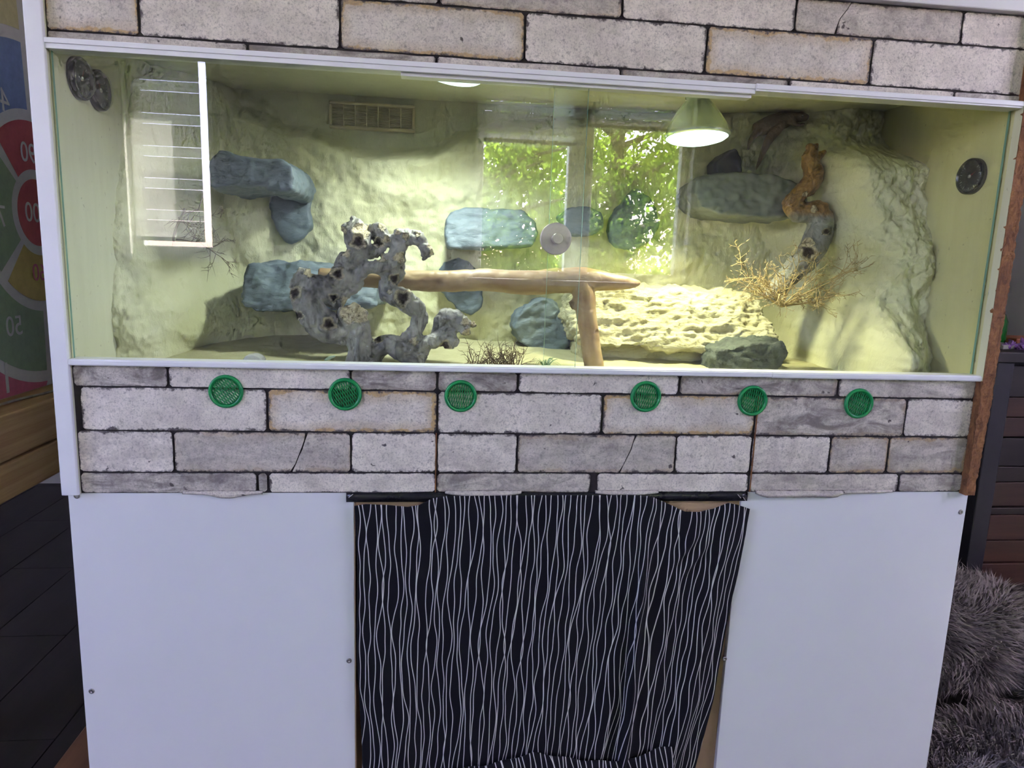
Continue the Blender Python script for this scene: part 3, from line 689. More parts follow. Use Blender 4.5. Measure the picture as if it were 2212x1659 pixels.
rock('rock_ledge', [(962, 500), (964, 470), (978, 453), (1010, 447), (1062, 451), (1100, 447), (1140, 453), (1158, 480), (1164, 508), (1152, 530), (1100, 534), (1030, 536), (968, 535)], 0.355, 0.50, 'blue_rock', ter, 4, 0.003, tilt=0.03, lbl='blue grey painted ledge left of the glass door knob')
rock('rock_ledge', [(950, 590), (960, 568), (988, 557), (1012, 566), (1030, 592), (1040, 625), (1041, 662), (1018, 680), (990, 672), (965, 645), (950, 620)], 0.41, 0.50, 'blue_rock', ter, 5, 0.004)
rock('rock_ledge', [(1109, 708), (1118, 682), (1150, 655), (1175, 643), (1205, 655), (1222, 688), (1231, 730), (1212, 765), (1160, 762), (1125, 740)], 0.36, 0.50, 'blue_rock', ter, 6, 0.004)
rock('rock_ledge', [(1320, 490), (1330, 462), (1352, 432), (1378, 406), (1402, 425), (1418, 455), (1428, 485), (1410, 518), (1370, 540), (1335, 535), (1322, 515)], 0.41, 0.50, 'blue_rock', ter, 7, 0.003)
rock('rock_ledge', [(1205, 470), (1230, 447), (1275, 442), (1300, 458), (1300, 490), (1270, 508), (1225, 505)], 0.41, 0.50, 'blue_rock', ter, 8, 0.003)
rock('rock_ledge', [(1506, 415), (1514, 388), (1540, 376), (1600, 372), (1680, 376), (1725, 384), (1742, 408), (1742, 450), (1715, 472), (1640, 470), (1560, 463), (1515, 448)], 0.32, 0.50, 'teal_rock', ter, 9, 0.003, tilt=0.02, lbl='grey green painted ledge below the resting lizard')
rock('rock_shelf', [(1240, 690), (1262, 640), (1300, 628), (1400, 628), (1520, 632), (1620, 636), (1668, 648), (1680, 690), (1684, 742), (1640, 752), (1560, 758), (1450, 752), (1330, 748), (1255, 740)], 0.235, 0.47, 'cream_rock', ter, 10, 0.0060, tilt=0.065, vox=0.0030, streak=0.85, lbl='broad cream rock shelf lit by the lamp')
o = rock('rock_shelf', [(1250, 745), (1300, 738), (1450, 744), (1560, 752), (1570, 800), (1400, 808), (1260, 806)], 0.275, 0.47, 'cream_rock', ter, 13, 0.004)

sv = []; sf = []; n1, n2 = 150, 60
for i in range(n1):
    for j in range(n2):
        x = XI0 + (XI1 - XI0) * i / (n1 - 1); y = 0.019 + (YB - 0.02) * j / (n2 - 1)
        sv.append((x, y, ZSAND + 0.006 * fr((x, y, 2), 8, 4) + 0.022 * sst(0.15, 0.5, y)))
for i in range(n1 - 1):
    for j in range(n2 - 1):
        a = i * n2 + j; sf.append((a, a + n2, a + n2 + 1, a + 1))
sand = mesh_obj('sand_bed', sv, sf, 'sand', ter, True)

# wall vent high on the back panel
g00, g11 = A(713, 278, 0.484), A(897, 230, 0.484); gx0_, gx1_ = 0.325, 0.504; gz0, gz1 = EYE + 0.275, EYE + 0.330
t = thing('vent_grille', ((gx0_ + gx1_) / 2, 0.49, gz0), 'long cream louvred vent set high in the back wall', 'vent')
m = MB(); b = 0.006; ya, yb_ = 0.478, 0.492
m.box(gx0_, gx1_, ya, yb_, gz0, gz0 + b); m.box(gx0_, gx1_, ya, yb_, gz1 - b, gz1); m.box(gx0_, gx0_ + b, ya, yb_, gz0 + b, gz1 - b); m.box(gx1_ - b, gx1_, ya, yb_, gz0 + b, gz1 - b)
bevel(m.build('frame', 'vent_cream', t), 0.002)
MB().box(gx0_ + b, gx1_ - b, 0.489, 0.492, gz0 + b, gz1 - b).build('backing', 'vent_gap_shade', t)
for i in range(1, 7):
    x = gx0_ + b + (gx1_ - gx0_ - 2 * b) * i / 7; MB().box(x - 0.0009, x + 0.0009, 0.481, 0.489, gz0 + b, gz1 - b).build('divider', 'vent_cream', t)
m = MB(); ns = 17
for i in range(ns):
    z = gz0 + b + (gz1 - gz0 - 2 * b) * (i + 0.5) / ns; m.box(gx0_ + b, gx1_ - b, 0.4825, 0.488, z - 0.00065, z + 0.00065)
o = m.build('louvres', 'vent_cream', t); o['kind'] = 'stuff'

# ------------------------------------------------------------------ lamps
def lamp(px, py, Y, tilt, power, label, cone, tint):
    c = A(px, py, Y)                        # centre of the lens
    t = thing('reflector_lamp', c, label, 'lamp', 'reflector lamps under the terrarium roof')
    ax = Vector(tilt).normalized()          # points from lens to socket
    R = 0.0595
    V, F = lathe([(R - 0.004, 0.004), (R, 0.006), (R + 0.0005, 0.010), (R - 0.003, 0.013), (R * 0.88, 0.026), (R * 0.70, 0.044), (R * 0.50, 0.060), (R * 0.37, 0.069), (R * 0.34, 0.073), (R * 0.37, 0.0745), (R * 0.37, 0.077), (R * 0.34, 0.0785), (R * 0.33, 0.082), (R * 0.30, 0.088), (R * 0.2, 0.089), (0, 0.089)], 48)
    mesh_obj('reflector_bulb', orient(V, c, ax), F, 'bulb_mirror', t, True)
    V, F = lathe([(0, -0.007), (R * 0.3, -0.0062), (R * 0.6, -0.0035), (R * 0.85, 0.0008), (R - 0.003, 0.005), (R - 0.004, 0.009)], 48)
    mesh_obj('lens', orient(V, c, ax), F, 'lamp_lens', t, True)
    h = (ZCEIL - c.z) / max(ax.z, 0.3)
    V, F = lathe([(0, 0.086), (0.0215, 0.086), (0.0225, 0.09), (0.0225, max(0.118, h - 0.004)), (0.03, max(0.119, h - 0.003)), (0.03, max(0.122, h)), (0, max(0.122, h))], 32)
    mesh_obj('socket', orient(V, c, ax), F, 'porcelain', t, True)
    d = bpy.data.lights.new('bulb_light', 'SPOT'); d.energy = power; d.spot_size = math.radians(cone); d.spot_blend = 0.9; d.shadow_soft_size = 0.028; d.color = tint
    lo = bpy.data.objects.new('bulb_light', d); COL.objects.link(lo); lo.parent = t
    lo.location = -ax * 0.02; lo.rotation_euler = (-ax).to_track_quat('-Z', 'Y').to_euler()
lamp(1505, 303, 0.20, (-0.03, 0.07, 1), 20, 'reflector bulb hanging in plain view at right under the terrarium roof', 122, (1.0, 0.97, 0.60))
lamp(978, 166, 0.22, (0.12, 0.06, 1), 13.5, 'reflector bulb mostly hidden behind the upper track, only its lens rim shows', 160, (0.91, 1.0, 0.92))

# ------------------------------------------------------------------ dial gauges on the side walls
def gauge(loc, axis, label, dome, ang):
    t = thing('dial_gauge', loc, label, 'gauge', 'round dial gauges on the side walls')
    R = 0.0305; up = Vector((0, 0, 1)); axv = Vector(axis)
    V, F = lathe([(0, 0), (R, 0), (R, 0.008), (R * 0.93, 0.0105), (R * 0.90, 0.0105), (R * 0.88, 0.006), (0, 0.006)], 40); mesh_obj('housing', orient(V, loc, axis), F, 'black_plastic', t, True)
    V, F = lathe([(0, 0.0064), (R * 0.87, 0.0064)], 40); mesh_obj('dial_face', orient(V, loc, axis), F, 'dial_face', t)
    m = MB(); q = axv.to_track_quat('Z', 'Y')
    for i in range(25):
        a = math.radians(-225 + i * 270 / 24); r0_, r1_ = R * (0.62 if i % 3 == 0 else 0.7), R * 0.78; w = 0.0005 if i % 3 == 0 else 0.0003
        d = Vector((math.cos(a), math.sin(a), 0)); p = Vector((-d.y, d.x, 0)) * w
        m.add([q @ (d * r + s * p + Vector((0, 0, 0.0067))) + Vector(loc) for r, s in ((r0_, -1), (r1_, -1), (r1_, 1), (r0_, 1))], [(0, 1, 2, 3)])
    o = m.build('scale_marks', 'dial_mark', t)
    d = Vector((math.cos(ang), math.sin(ang), 0)); p = Vector((-d.y, d.x, 0)) * 0.0009
    mesh_obj('needle', [q @ (v + Vector((0, 0, 0.0075))) + Vector(loc) for v in (-d * 0.004 + p, -d * 0.004 - p, d * R * 0.6)], [(0, 1, 2)], 'needle_red', t)
    V, F = lathe([(0, 0.0065), (0.003, 0.0065), (0.003, 0.0085), (0, 0.009)], 14); mesh_obj('hub', orient(V, loc, axis), F, 'brushed_steel', t, True)
    h = 0.010 if dome else 0.003
    V, F = lathe([(R * 0.91, 0.0105), (R * 0.86, 0.0105 + h * 0.35), (R * 0.72, 0.0105 + h * 0.65), (R * 0.45, 0.0105 + h * 0.92), (R * 0.2, 0.0105 + h), (0, 0.0105 + h)], 40); mesh_obj('glass_cover', orient(V, loc, axis), F, 'dome_glass', t, True)
gauge((XI0, 0.073, EYE + 0.253), (1, 0, 0), 'domed dial gauge at left, the one nearer the front glass', True, 1.1)
gauge((XI0, 0.131, EYE + 0.250), (1, 0, 0), 'domed dial gauge at left, the one farther from the front glass', True, 2.2)
gauge((XI1, 0.072, EYE + 0.181), (-1, 0, 0), 'flat round dial gauge alone on the right side wall', False, 0.5)

# ------------------------------------------------------------------ round green vents
def vent_parts(loc, label, rot):
    t = thing('round_vent', loc, label, 'vent', 'green vents in the lower brick board')
    R = 0.0258
    V, F = lathe([(R * 0.76, 0.0015), (R * 0.80, 0.0045), (R * 0.88, 0.0062), (R * 0.96, 0.0055), (R, 0.003), (R, 0.0016)], 40); mesh_obj('rim', orient(V, loc, (0, -1, 0)), F, 'green_plastic', t, True)
    V, F = lathe([(R * 0.77, 0.004), (R * 0.77, 0.0015)], 32); mesh_obj('sleeve', orient(V, loc, (0, -1, 0)), F, 'green_plastic', t, True)
    V, F = lathe([(0, 0.0016), (R * 0.78, 0.0016)], 32); mesh_obj('hole', orient(V, loc, (0, -1, 0)), F, 'vent_hole_shade', t)  # opaque disc; the opening's shade and faint inner glow are in its colour
    m = MB(); ri = R * 0.77
    for ang, y, n in ((rot + 0.25, 0.0022, 11), (rot - 0.25, 0.0031, 11)):
        d = Vector((math.sin(ang), 0, math.cos(ang))); p = Vector((d.z, 0, -d.x))
        for i in range(n):
            s = -ri + 2 * ri * (i + 0.5) / n; L = math.sqrt(max(0, ri * ri - s * s)); w = 0.00058
            c = Vector(loc) + p * s + Vector((0, -y, 0)); a = []
            for yy in (0.0004, -0.0004):
                for e, k in ((-L, -w), (L, -w), (L, w), (-L, w)): a.append(c + d * e + p * k + Vector((0, yy, 0)))
            m.add(a, [(0, 1, 2, 3), (7, 6, 5, 4), (0, 4, 5, 1), (2, 6, 7, 3), (1, 5, 6, 2), (0, 3, 7, 4)])
    o = m.build('mesh_grid', 'green_plastic', t)
VL = ['leftmost of the six green round vents in the brick board', 'second green round vent from the left in the brick board', 'third green round vent from the left, by the paper seam under the glass',
      'fourth green round vent from the left, right of the forked branch foot', 'fifth green round vent from the left, over the right paper seam', 'rightmost of the six green round vents in the brick board']
for (px, py), lb_, rt in zip(((489, 845), (746, 851), (995, 855), (1394, 856), (1624, 865), (1853, 871)), VL, (-0.75, -0.35, 0.1, 0.15, 0.35, 0.45)):
    vent_parts(A(px, py, 0.0), lb_, rt)

# ------------------------------------------------------------------ wood inside the terrarium
def wood(name, chains, voxel, mat, label, cat, holes=(), cuts=(), brownfn=None, amp=0.0030, base=None, loc=None, freq=45, twist=1.0):
    """chains of ((px, py, Y), r_px); holes/cuts: (px, py, r_px, Y, depth)"""
    parts = []
    for ch in chains:
        pts = [(tuple(A(px, py, Y)), r * MPP(Y)) for px, py, Y, r in ch]
        parts.append(tube(pts, 18, 7))
    V, N, F = remeshed(parts, voxel, 4)
    d = np.array([amp * (1.6 * fr(v, freq * 0.55, 3) + 0.8 * fr(v * np.array([1, 1, 0.55]), freq * 1.7, 3) - 0.9 * max(0, 1 - 5 * abs(fr(v + 3.7, freq * 0.75, 2)))) for v in V])
    V = V + N * d[:, None]
    msk = np.zeros((len(V), 3)); C = np.array(CP)
    for kind, lst in ((1, holes), (0, cuts)):
        for px, py, r, Y, dep in lst:
            if kind == 1: r = r * 1.25; dep = dep * 1.4
            c = np.array(A(px, py, Y)); rr = r * MPP(Y); view = (c - C) / np.linalg.norm(c - C)
            rel = V - c; along = rel @ view; q = np.linalg.norm(rel - along[:, None] * view, axis=1) / rr
            ang = np.arctan2(rel[:, 2], rel[:, 0]); q = q * (1 + 0.16 * np.sin(3 * ang + px) + 0.1 * np.sin(5 * ang))
            near = (along < r * MPP(Y) * 2.2) & (q < 1.6) & ((N @ view) < 0.15)
            k = np.clip(1 - q, 0, 1) ** 0.6 * near
            rim = np.exp(-((q - 1.08) / 0.22) ** 2) * near * rr * 0.16
            V = V + view * (k * dep)[:, None] + N * rim[:, None]
            g = np.clip((1.05 - q) * 6, 0, 1) * near
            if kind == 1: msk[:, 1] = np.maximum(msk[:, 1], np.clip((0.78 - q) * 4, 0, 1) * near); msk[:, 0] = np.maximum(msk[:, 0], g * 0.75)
            else: msk[:, 0] = np.maximum(msk[:, 0], g)
    if brownfn: msk[:, 2] = [brownfn(v) for v in V]
    o = mesh_obj(name, V - 0, F, mat, None, True)
    L = Vector(loc) if loc is not None else Vector(V[V[:, 2].argmin()])
    o.data.transform(Matrix.Translation(-L)); o.location = L
    vcolor(o, msk); return tag(o, label, cat)
def cw(*pts): return [(600 + x / 4.424, 430 + y / 4.424, Y, r / 4.424) for x, y, Y, r in pts]
ga = [cw((770, 1600, .15, 125), (775, 1450, .15, 118), (765, 1300, .15, 122), (735, 1180, .15, 128), (690, 1090, .15, 118), (660, 1050, .152, 98)),
      cw((700, 1290, .155, 110), (560, 1270, .15, 118), (430, 1220, .145, 135), (330, 1110, .14, 135), (260, 960, .14, 120), (215, 850, .145, 100), (250, 770, .15, 95), (330, 740, .155, 90)),
      cw((250, 800, .15, 105), (360, 830, .15, 120), (460, 860, .155, 115), (520, 960, .165, 85), (560, 1040, .17, 70)),
      cw((330, 1000, .135, 90), (390, 1080, .135, 95), (480, 1180, .135, 100), (540, 1190, .14, 80)),
      cw((450, 860, .16, 80), (540, 800, .16, 95), (600, 740, .155, 105), (620, 650, .16, 85), (650, 590, .16, 90), (740, 550, .155, 100), (800, 500, .155, 80), (770, 400, .15, 112), (750, 320, .155, 95), (740, 230, .165, 75), (690, 180, .17, 42)),
      cw((740, 230, .168, 70), (650, 270, .165, 45), (615, 305, .16, 38)), cw((740, 230, .17, 60), (830, 250, .17, 45), (850, 215, .17, 22)),
      cw((860, 500, .165, 55), (930, 500, .16, 60), (990, 430, .155, 62), (1010, 350, .155, 55), (960, 280, .16, 58), (900, 300, .165, 48), (890, 380, .165, 42)), cw((1000, 320, .155, 50), (1040, 380, .15, 42)),
      cw((560, 1010, .165, 62), (650, 930, .165, 60), (740, 820, .16, 62), (800, 710, .155, 66), (880, 660, .15, 70), (980, 660, .15, 80), (1070, 640, .155, 88), (1130, 570, .155, 92), (1150, 480, .155, 82), (1120, 400, .155, 62), (1170, 350, .155, 60), (1260, 370, .155, 62), (1340, 370, .15, 64), (1380, 440, .15, 56), (1430, 500, .148, 62), (1460, 560, .148, 50)),
      cw((1040, 600, .15, 70), (990, 560, .145, 52)), cw((1400, 540, .148, 40), (1400, 590, .148, 24)), cw((1380, 360, .15, 45), (1340, 335, .15, 40)),
      cw((1150, 620, .165, 70), (1170, 720, .165, 45), (1090, 760, .16, 85), (1050, 840, .155, 90), (1100, 920, .15, 98), (1210, 960, .15, 100), (1300, 1030, .155, 88), (1350, 1120, .16, 76), (1330, 1230, .165, 76), (1280, 1320, .165, 80)),
      cw((900, 1560, .165, 80), (960, 1420, .16, 105), (1060, 1400, .155, 100), (1180, 1450, .15, 105), (1290, 1500, .15, 110), (1400, 1560, .15, 75)), cw((1180, 1330, .165, 70), (1290, 1340, .165, 80), (1360, 1400, .16, 90), (1380, 1500, .16, 70)),
      cw((1380, 1400, .16, 90), (1480, 1360, .155, 85), (1590, 1310, .15, 88), (1650, 1350, .145, 85), (1640, 1430, .145, 62)),
      cw((1540, 1320, .165, 70), (1550, 1230, .165, 75), (1580, 1140, .16, 85), (1670, 1140, .155, 78), (1750, 1200, .15, 72), (1800, 1240, .145, 66)), cw((1780, 1180, .145, 46), (1815, 1165, .14, 42)), cw((1790, 1260, .145, 50), (1800, 1290, .14, 44)), cw((1850, 1200, .148, 30), (1890, 1190, .148, 34))]
def cc(*h): return [(600 + x / 4.424, 430 + y / 4.424, r / 4.424, Y, d) for x, y, r, Y, d in h]
wood('gnarled_root', ga, 0.0026, 'gnarled_wood', 'large grey gnarled root with pale cut spots standing behind the left glass', 'driftwood',
     holes=cc((765, 410, 52, .13, .012), (575, 715, 45, .135, .012), (485, 1195, 50, .12, .014), (1195, 945, 62, .13, .013), (165, 900, 48, .14, .01), (1110, 760, 40, .15, .009), (530, 940, 34, .15, .01), (960, 415, 40, .15, .009), (960, 1340, 32, .14, .01), (200, 1110, 36, .14, .008), (1600, 1400, 45, .13, .006)),
     cuts=cc((800, 300, 75, .135, .004), (700, 1060, 110, .14, .006), (790, 1120, 70, .14, .004), (1225, 355, 32, .14, .003), (1160, 560, 50, .135, .005), (985, 565, 40, .135, .004), (1040, 385, 34, .14, .003), (1000, 265, 36, .14, .003), (1470, 450, 40, .14, .003), (1068, 885, 22, .135, .002), (1790, 1175, 36, .135, .002), (1800, 1275, 34, .135, .002), (1870, 1190, 28, .14, .002), (300, 710, 40, .14, .003), (660, 520, 34, .14, .003), (620, 300, 34, .155, .003), (500, 690, 30, .14, .003), (1300, 1360, 40, .14, .003), (1150, 320, 24, .15, .002), (1340, 340, 24, .145, .002), (1480, 520, 34, .135, .003)),
     loc=(0.42, 0.16, ZSAND))
fbx = [[(690, 594, .24, 14), (780, 600, .225, 19), (880, 606, .21, 22), (960, 607, .20, 24), (1050, 605, .19, 24), (1130, 611, .185, 26), (1210, 607, .18, 27), (1270, 604, .18, 27), (1330, 610, .185, 18), (1370, 612, .19, 11), (1384, 612, .19, 5)],
       [(1250, 600, .178, 24), (1262, 640, .172, 25), (1268, 690, .168, 23), (1276, 740, .165, 22), (1284, 790, .16, 22), (1290, 830, .16, 22)], [(1245, 655, .18, 14), (1232, 660, .178, 9)], [(1210, 590, .18, 8), (1200, 580, .18, 3)]]
wood('forked_branch', fbx, 0.0026, 'smooth_branch', 'smooth tan forked branch reaching across the middle with one leg down', 'branch', cuts=[(1234, 660, 9, .165, .003), (1289, 716, 5, .15, .002)], amp=0.0009, loc=tuple(A(1288, 815, 0.16)), freq=25)
wb = [[(1757, 322, .30, 12), (1750, 345, .30, 18), (1757, 375, .295, 22), (1745, 402, .29, 20), (1720, 425, .285, 19), (1708, 445, .285, 18), (1730, 460, .285, 22), (1765, 458, .285, 26), (1772, 485, .28, 28), (1762, 520, .275, 28), (1748, 552, .27, 28), (1725, 575, .265, 27), (1700, 600, .265, 24), (1675, 628, .26, 20), (1660, 645, .26, 16)],
      [(1760, 345, .30, 13), (1775, 333, .298, 9), (1786, 327, .297, 4)], [(1745, 345, .30, 12), (1736, 333, .3, 7)], [(1755, 322, .30, 12), (1768, 313, .3, 6)], [(1752, 320, .30, 12), (1743, 314, .3, 6)], [(1785, 470, .282, 14), (1788, 500, .278, 12), (1780, 530, .275, 10)]]
zc = A(1720, 470, 0.285).z
wood('twisted_stick', wb, 0.0024, 'twisted_wood', 'twisted stick at right, glossy brown above and grey below', 'driftwood', holes=[(1688, 640, 11, .25, .01), (1745, 545, 15, .255, .004), (1786, 500, 7, .27, .004)], cuts=[(1738, 420, 5, .28, .002), (1745, 525, 13, .258, .003), (1758, 452, 7, .27, .002)],
     brownfn=lambda v: sst(zc - 0.004, zc + 0.016, v[2] + 0.010 * fr(v, 30, 2) + (CX + 0.7 - v[0]) * 0.25 * 0), amp=0.002, loc=tuple(A(1670, 648, 0.26)))

# ------------------------------------------------------------------ lizard
def cl(*pts): return [(1500 + x / 6.144, 190 + y / 6.144, Y, r / 6.144) for x, y, Y, r in pts]
lz = [cl((1512, 392, .375, 28), (1470, 390, .375, 50), (1410, 388, .378, 66), (1345, 392, .382, 64), (1280, 405, .385, 88), (1180, 430, .39, 112), (1060, 470, .39, 122), (940, 510, .39, 112), (840, 540, .392, 92), (770, 545, .395, 66)),
      cl((1150, 480, .38, 70), (1090, 560, .372, 72), (1020, 640, .368, 62), (960, 740, .366, 52), (910, 860, .366, 40), (865, 970, .366, 28), (830, 1050, .366, 18), (808, 1105, .366, 7)),
      cl((850, 560, .385, 62), (790, 630, .378, 48), (745, 700, .376, 34), (722, 770, .378, 22), (716, 800, .38, 14)), cl((716, 790, .378, 12), (700, 812, .376, 8)), cl((718, 795, .378, 12), (722, 822, .376, 8)), cl((720, 790, .378, 11), (738, 812, .376, 8)),
      cl((1290, 430, .375, 52), (1330, 475, .368, 34), (1390, 490, .366, 24), (1440, 480, .366, 18)), cl((1440, 480, .366, 12), (1475, 470, .364, 7)), cl((1440, 482, .366, 12), (1472, 488, .364, 7)), cl((1435, 484, .366, 12), (1460, 500, .364, 7))]
parts = [tube([(tuple(A(px, py, Y)), r * MPP(Y)) for px, py, Y, r in ch], 16, 6) for ch in lz]
V, N, F = remeshed(parts, 0.0022, 3)
V = V + N * np.array([0.0007 * fr(v, 110, 3) for v in V])[:, None]
lz_o = thing('lizard', A(808, 1105, 0.366) if False else A(1640, 300, 0.39), 'brown lizard lying high on the rock wall with its tail hanging down', 'lizard')
mesh_obj('body', V, F, 'lizard_skin', lz_o, True)
e = A(1500 + 1438 / 6.144, 190 + 372 / 6.144, 0.366)
bm = bmesh.new(); bmesh.ops.create_uvsphere(bm, u_segments=12, v_segments=8, radius=0.0026); bmesh.ops.translate(bm, verts=bm.verts, vec=e)
mesh_obj('eye', [v.co[:] for v in bm.verts], [[v.index for v in f.verts] for f in bm.faces], 'black_plastic', lz_o, True); bm.free()

# ------------------------------------------------------------------ stones and small plants
def own(o, label, cat, loc):
    L = Vector(loc); o.parent = None; o.data.transform(Matrix.Translation(-L)); o.location = L; return tag(o, label, cat)
own(rock('slate_piece', [(1548, 350), (1566, 332), (1590, 319), (1600, 340), (1605, 372), (1580, 378), (1548, 376)], 0.375, 0.43, 'slate', None, 21, 0.002), 'dark slate piece standing on the ledge beside the hanging lamp', 'stone', A(1578, 375, 0.40))
own(rock('dark_stone', [(1545, 778), (1552, 756), (1590, 748), (1650, 742), (1690, 740), (1698, 768), (1680, 802), (1600, 808), (1548, 806)], 0.17, 0.25, 'dark_stone', None, 22, 0.005), 'dark rough stone lying under the right end of the cream shelf', 'stone', A(1610, 806, 0.2))
own(rock('pebble', [(520, 778), (530, 769), (545, 766), (560, 770), (568, 780), (545, 792)], 0.06, 0.085, 'pale_pebble', None, 23, 0.001, vox=0.002), 'pale pebble at the lower left behind the front track', 'stone', A(545, 790, 0.07))
own(rock('pale_leaf', [(700, 777), (710, 770), (724, 768), (723, 772), (712, 778), (702, 781)], 0.05, 0.056, 'leaf_pale', None, 24, 0.0003, vox=0.0011, rnd=3), 'small pale green leaf scrap beside the root foot', 'leaf', A(712, 780, 0.053))

def twig_mesh(mb, p, d, L, r, depth, rg, nseg=5, spread=0.7, curl=0.35, grav=0.0, mi=0, ks=(0.35, 0.6)):
    pts = [(tuple(p), r)]; q = np.array(p, dtype=float); dd = np.array(d, dtype=float); kids = []
    for i in range(nseg):
        dd = dd + rg.normal(size=3) * curl * 0.5 + np.array([0, 0, -grav]); dd /= np.linalg.norm(dd)
        q = q + dd * L / nseg; pts.append((tuple(q), r * (1 - 0.75 * (i + 1) / nseg)))
        if depth > 0 and i >= 1: kids.append((q.copy(), dd.copy()))
    V, F = tube(pts, 5 if r > 0.0012 else 4, 1); mb.add(V, F, mi)
    for k, (q, dd) in enumerate(kids):
        for _ in range(rg.integers(1, 3)):
            nd = dd + rg.normal(size=3) * spread; nd[1] *= 0.6; nd /= np.linalg.norm(nd)
            twig_mesh(mb, q, nd, L * rg.uniform(*ks), max(r * 0.5, 0.0005), depth - 1, rg, max(3, nseg - 1), spread, curl, grav, mi, ks)
def shrub(name, base, targets, label, mat, seed, r=0.0018, depth=2, spread=0.75, curl=0.4, ks=(0.35, 0.6), f=1.0):
    rg = np.random.default_rng(seed); t = thing(name, base, label, 'dry twig')
    for tg in targets:
        mb = MB(); d = np.array(tg) - np.array(base); L = np.linalg.norm(d); twig_mesh(mb, base, d / L, L * f, r, depth, rg, 5, spread, curl, 0.0, 0, ks)
        mb.build('branch', mat, t, True)
    return t
b = A(1688, 662, 0.20)
shrub('dry_shrub', b, [A(*p, Y) for *p, Y in ((1600, 640, .17), (1592, 585, .19), (1640, 590, .18), (1650, 615, .16), (1705, 570, .19), (1745, 590, .18), (1790, 600, .19), (1835, 595, .2), (1775, 650, .17), (1810, 640, .18), (1660, 600, .17), (1630, 625, .16), (1615, 610, .18), (1655, 575, .2), (1720, 600, .16), (1760, 575, .2), (1815, 575, .19), (1640, 650, .16), (1740, 640, .16), (1845, 620, .2))], 'bleached straw coloured dry shrub on the right end of the shelf', 'dry_straw', 4, 0.0020, 3, 0.8, 0.35, (0.30, 0.46), 0.92)
b = A(452, 402, 0.21)
t = shrub('dry_twig', b, [A(*p, Y) for *p, Y in ((400, 470, .17), (440, 520, .18))], 'thin dry grey twig hanging below the upper left ledge', 'dry_grey', 9, 0.0016, 2, 0.6, 0.3)
rg = np.random.default_rng(12); mb = MB()
pp = [A(400, 450, .18), A(378, 500, .18), A(374, 530, .18)]; V, F = tube([(tuple(p), 0.0024 - 0.0004 * i) for i, p in enumerate(pp)], 6, 4); mb.add(V, F); mb.build('branch', 'dry_grey', t, True)
for a, c in (((380, 517), (432, 524)), ((430, 522), (486, 568)), ((455, 535), (492, 518)), ((385, 470), (430, 490)), ((476, 470), (482, 455))):
    mb = MB(); p0, p1 = np.array(A(*a, .18)), np.array(A(*c, .18)); L = np.linalg.norm(p1 - p0); twig_mesh(mb, p0, (p1 - p0) / L, L, 0.0013, 2, rg, 5, 0.9, 0.2); mb.build('branch', 'dry_grey', t, True)
rg = np.random.default_rng(21)
b = A(1072, 790, 0.10); t = thing('dry_moss_tuft', b, 'low brown dried tuft on the sand left of the green grass tuft', 'plant')
for k in range(64):
    mb = MB(); q = np.array(b) + np.array([rg.uniform(-0.042, 0.042), rg.uniform(-0.02, 0.02), 0]); d = np.array([rg.normal() * 0.7, rg.normal() * 0.5, 1.0]); d /= np.linalg.norm(d)
    twig_mesh(mb, q, d, rg.uniform(0.022, 0.04), 0.0009, 1, rg, 4, 0.8, 0.5); mb.build('stem', 'dry_brown', t)
b = A(1178, 800, 0.085); t = thing('grass_tuft', b, 'small green arching grass tuft right of the brown tuft', 'plant')
for k in range(24):
    a = rg.uniform(0, 6.28); L = rg.uniform(0.03, 0.046); w = 0.0012; mb = MB(); V = []; F = []; o_ = Vector((math.cos(a), math.sin(a) * 0.7, 0)); pp = Vector((-o_.y, o_.x, 0)).normalized()
    for i in range(7):
        s = i / 6; c = Vector(b) + o_ * (L * 0.95 * s) + Vector((0, 0, L * (1.5 * s - 1.25 * s * s))); ww = w * (1 - s ** 2) + 0.0001; V += [tuple(c - pp * ww), tuple(c + pp * ww + Vector((0, 0, 0.0003)))]
        if i: F.append((2 * i - 2, 2 * i - 1, 2 * i + 1, 2 * i))
    ob = mesh_obj('blade', V, F, 'leaf_green', t, True)

# ------------------------------------------------------------------ white base cabinet under the terrarium
XP0, XP1, XQ0, XQ1 = 0.0, 0.430, 1.078, 1.4975
ZP = ZF - 0.0005
cab = thing('base_cabinet', (0.75, 0.25, 0.0), 'white panelled base cabinet below the brick boards with a curtained middle', 'cabinet')
for x0, x1, zt in ((XP0, XP1, ZP), (XQ0, XQ1, ZP)):
    p = MB().box(x0, x1, 0.001, 0.017, 0.012, zt).build('front_panel', 'white_laminate', cab); bevel(p, 0.001)
MB().box(XP1, XP1 + 0.0016, 0.001, 0.0165, 0.012, ZP).build('raw_edge', 'tan_fibreboard', cab)
MB().box(XP0 + 0.002, XP0 + 0.018, 0.017, 0.515, 0.0, ZP).build('side_panel', 'white_laminate', cab)
MB().box(XQ1 - 0.018, XQ1 - 0.002, 0.017, 0.515, 0.0, ZP).build('side_panel', 'white_laminate', cab)
MB().box(XP0 + 0.018, XQ1 - 0.018, 0.017, 0.515, ZP - 0.018, ZP).build('top_shelf', 'light_wood', cab)
MB().box(XP0 + 0.018, XQ1 - 0.018, 0.500, 0.515, 0.0, ZP - 0.018).build('back_panel', 'tan_fibreboard', cab)
MB().box(XP0 + 0.018, XQ1 - 0.018, 0.017, 0.500, 0.02, 0.038).build('bottom_shelf', 'tan_fibreboard', cab)
MB().box(XP1 - 0.03, XP1 - 0.012, 0.017, 0.500, 0.038, ZP - 0.018).build('divider', 'tan_fibreboard', cab)
MB().box(XQ0 + 0.012, XQ0 + 0.030, 0.017, 0.500, 0.038, ZP - 0.018).build('divider', 'tan_fibreboard', cab)
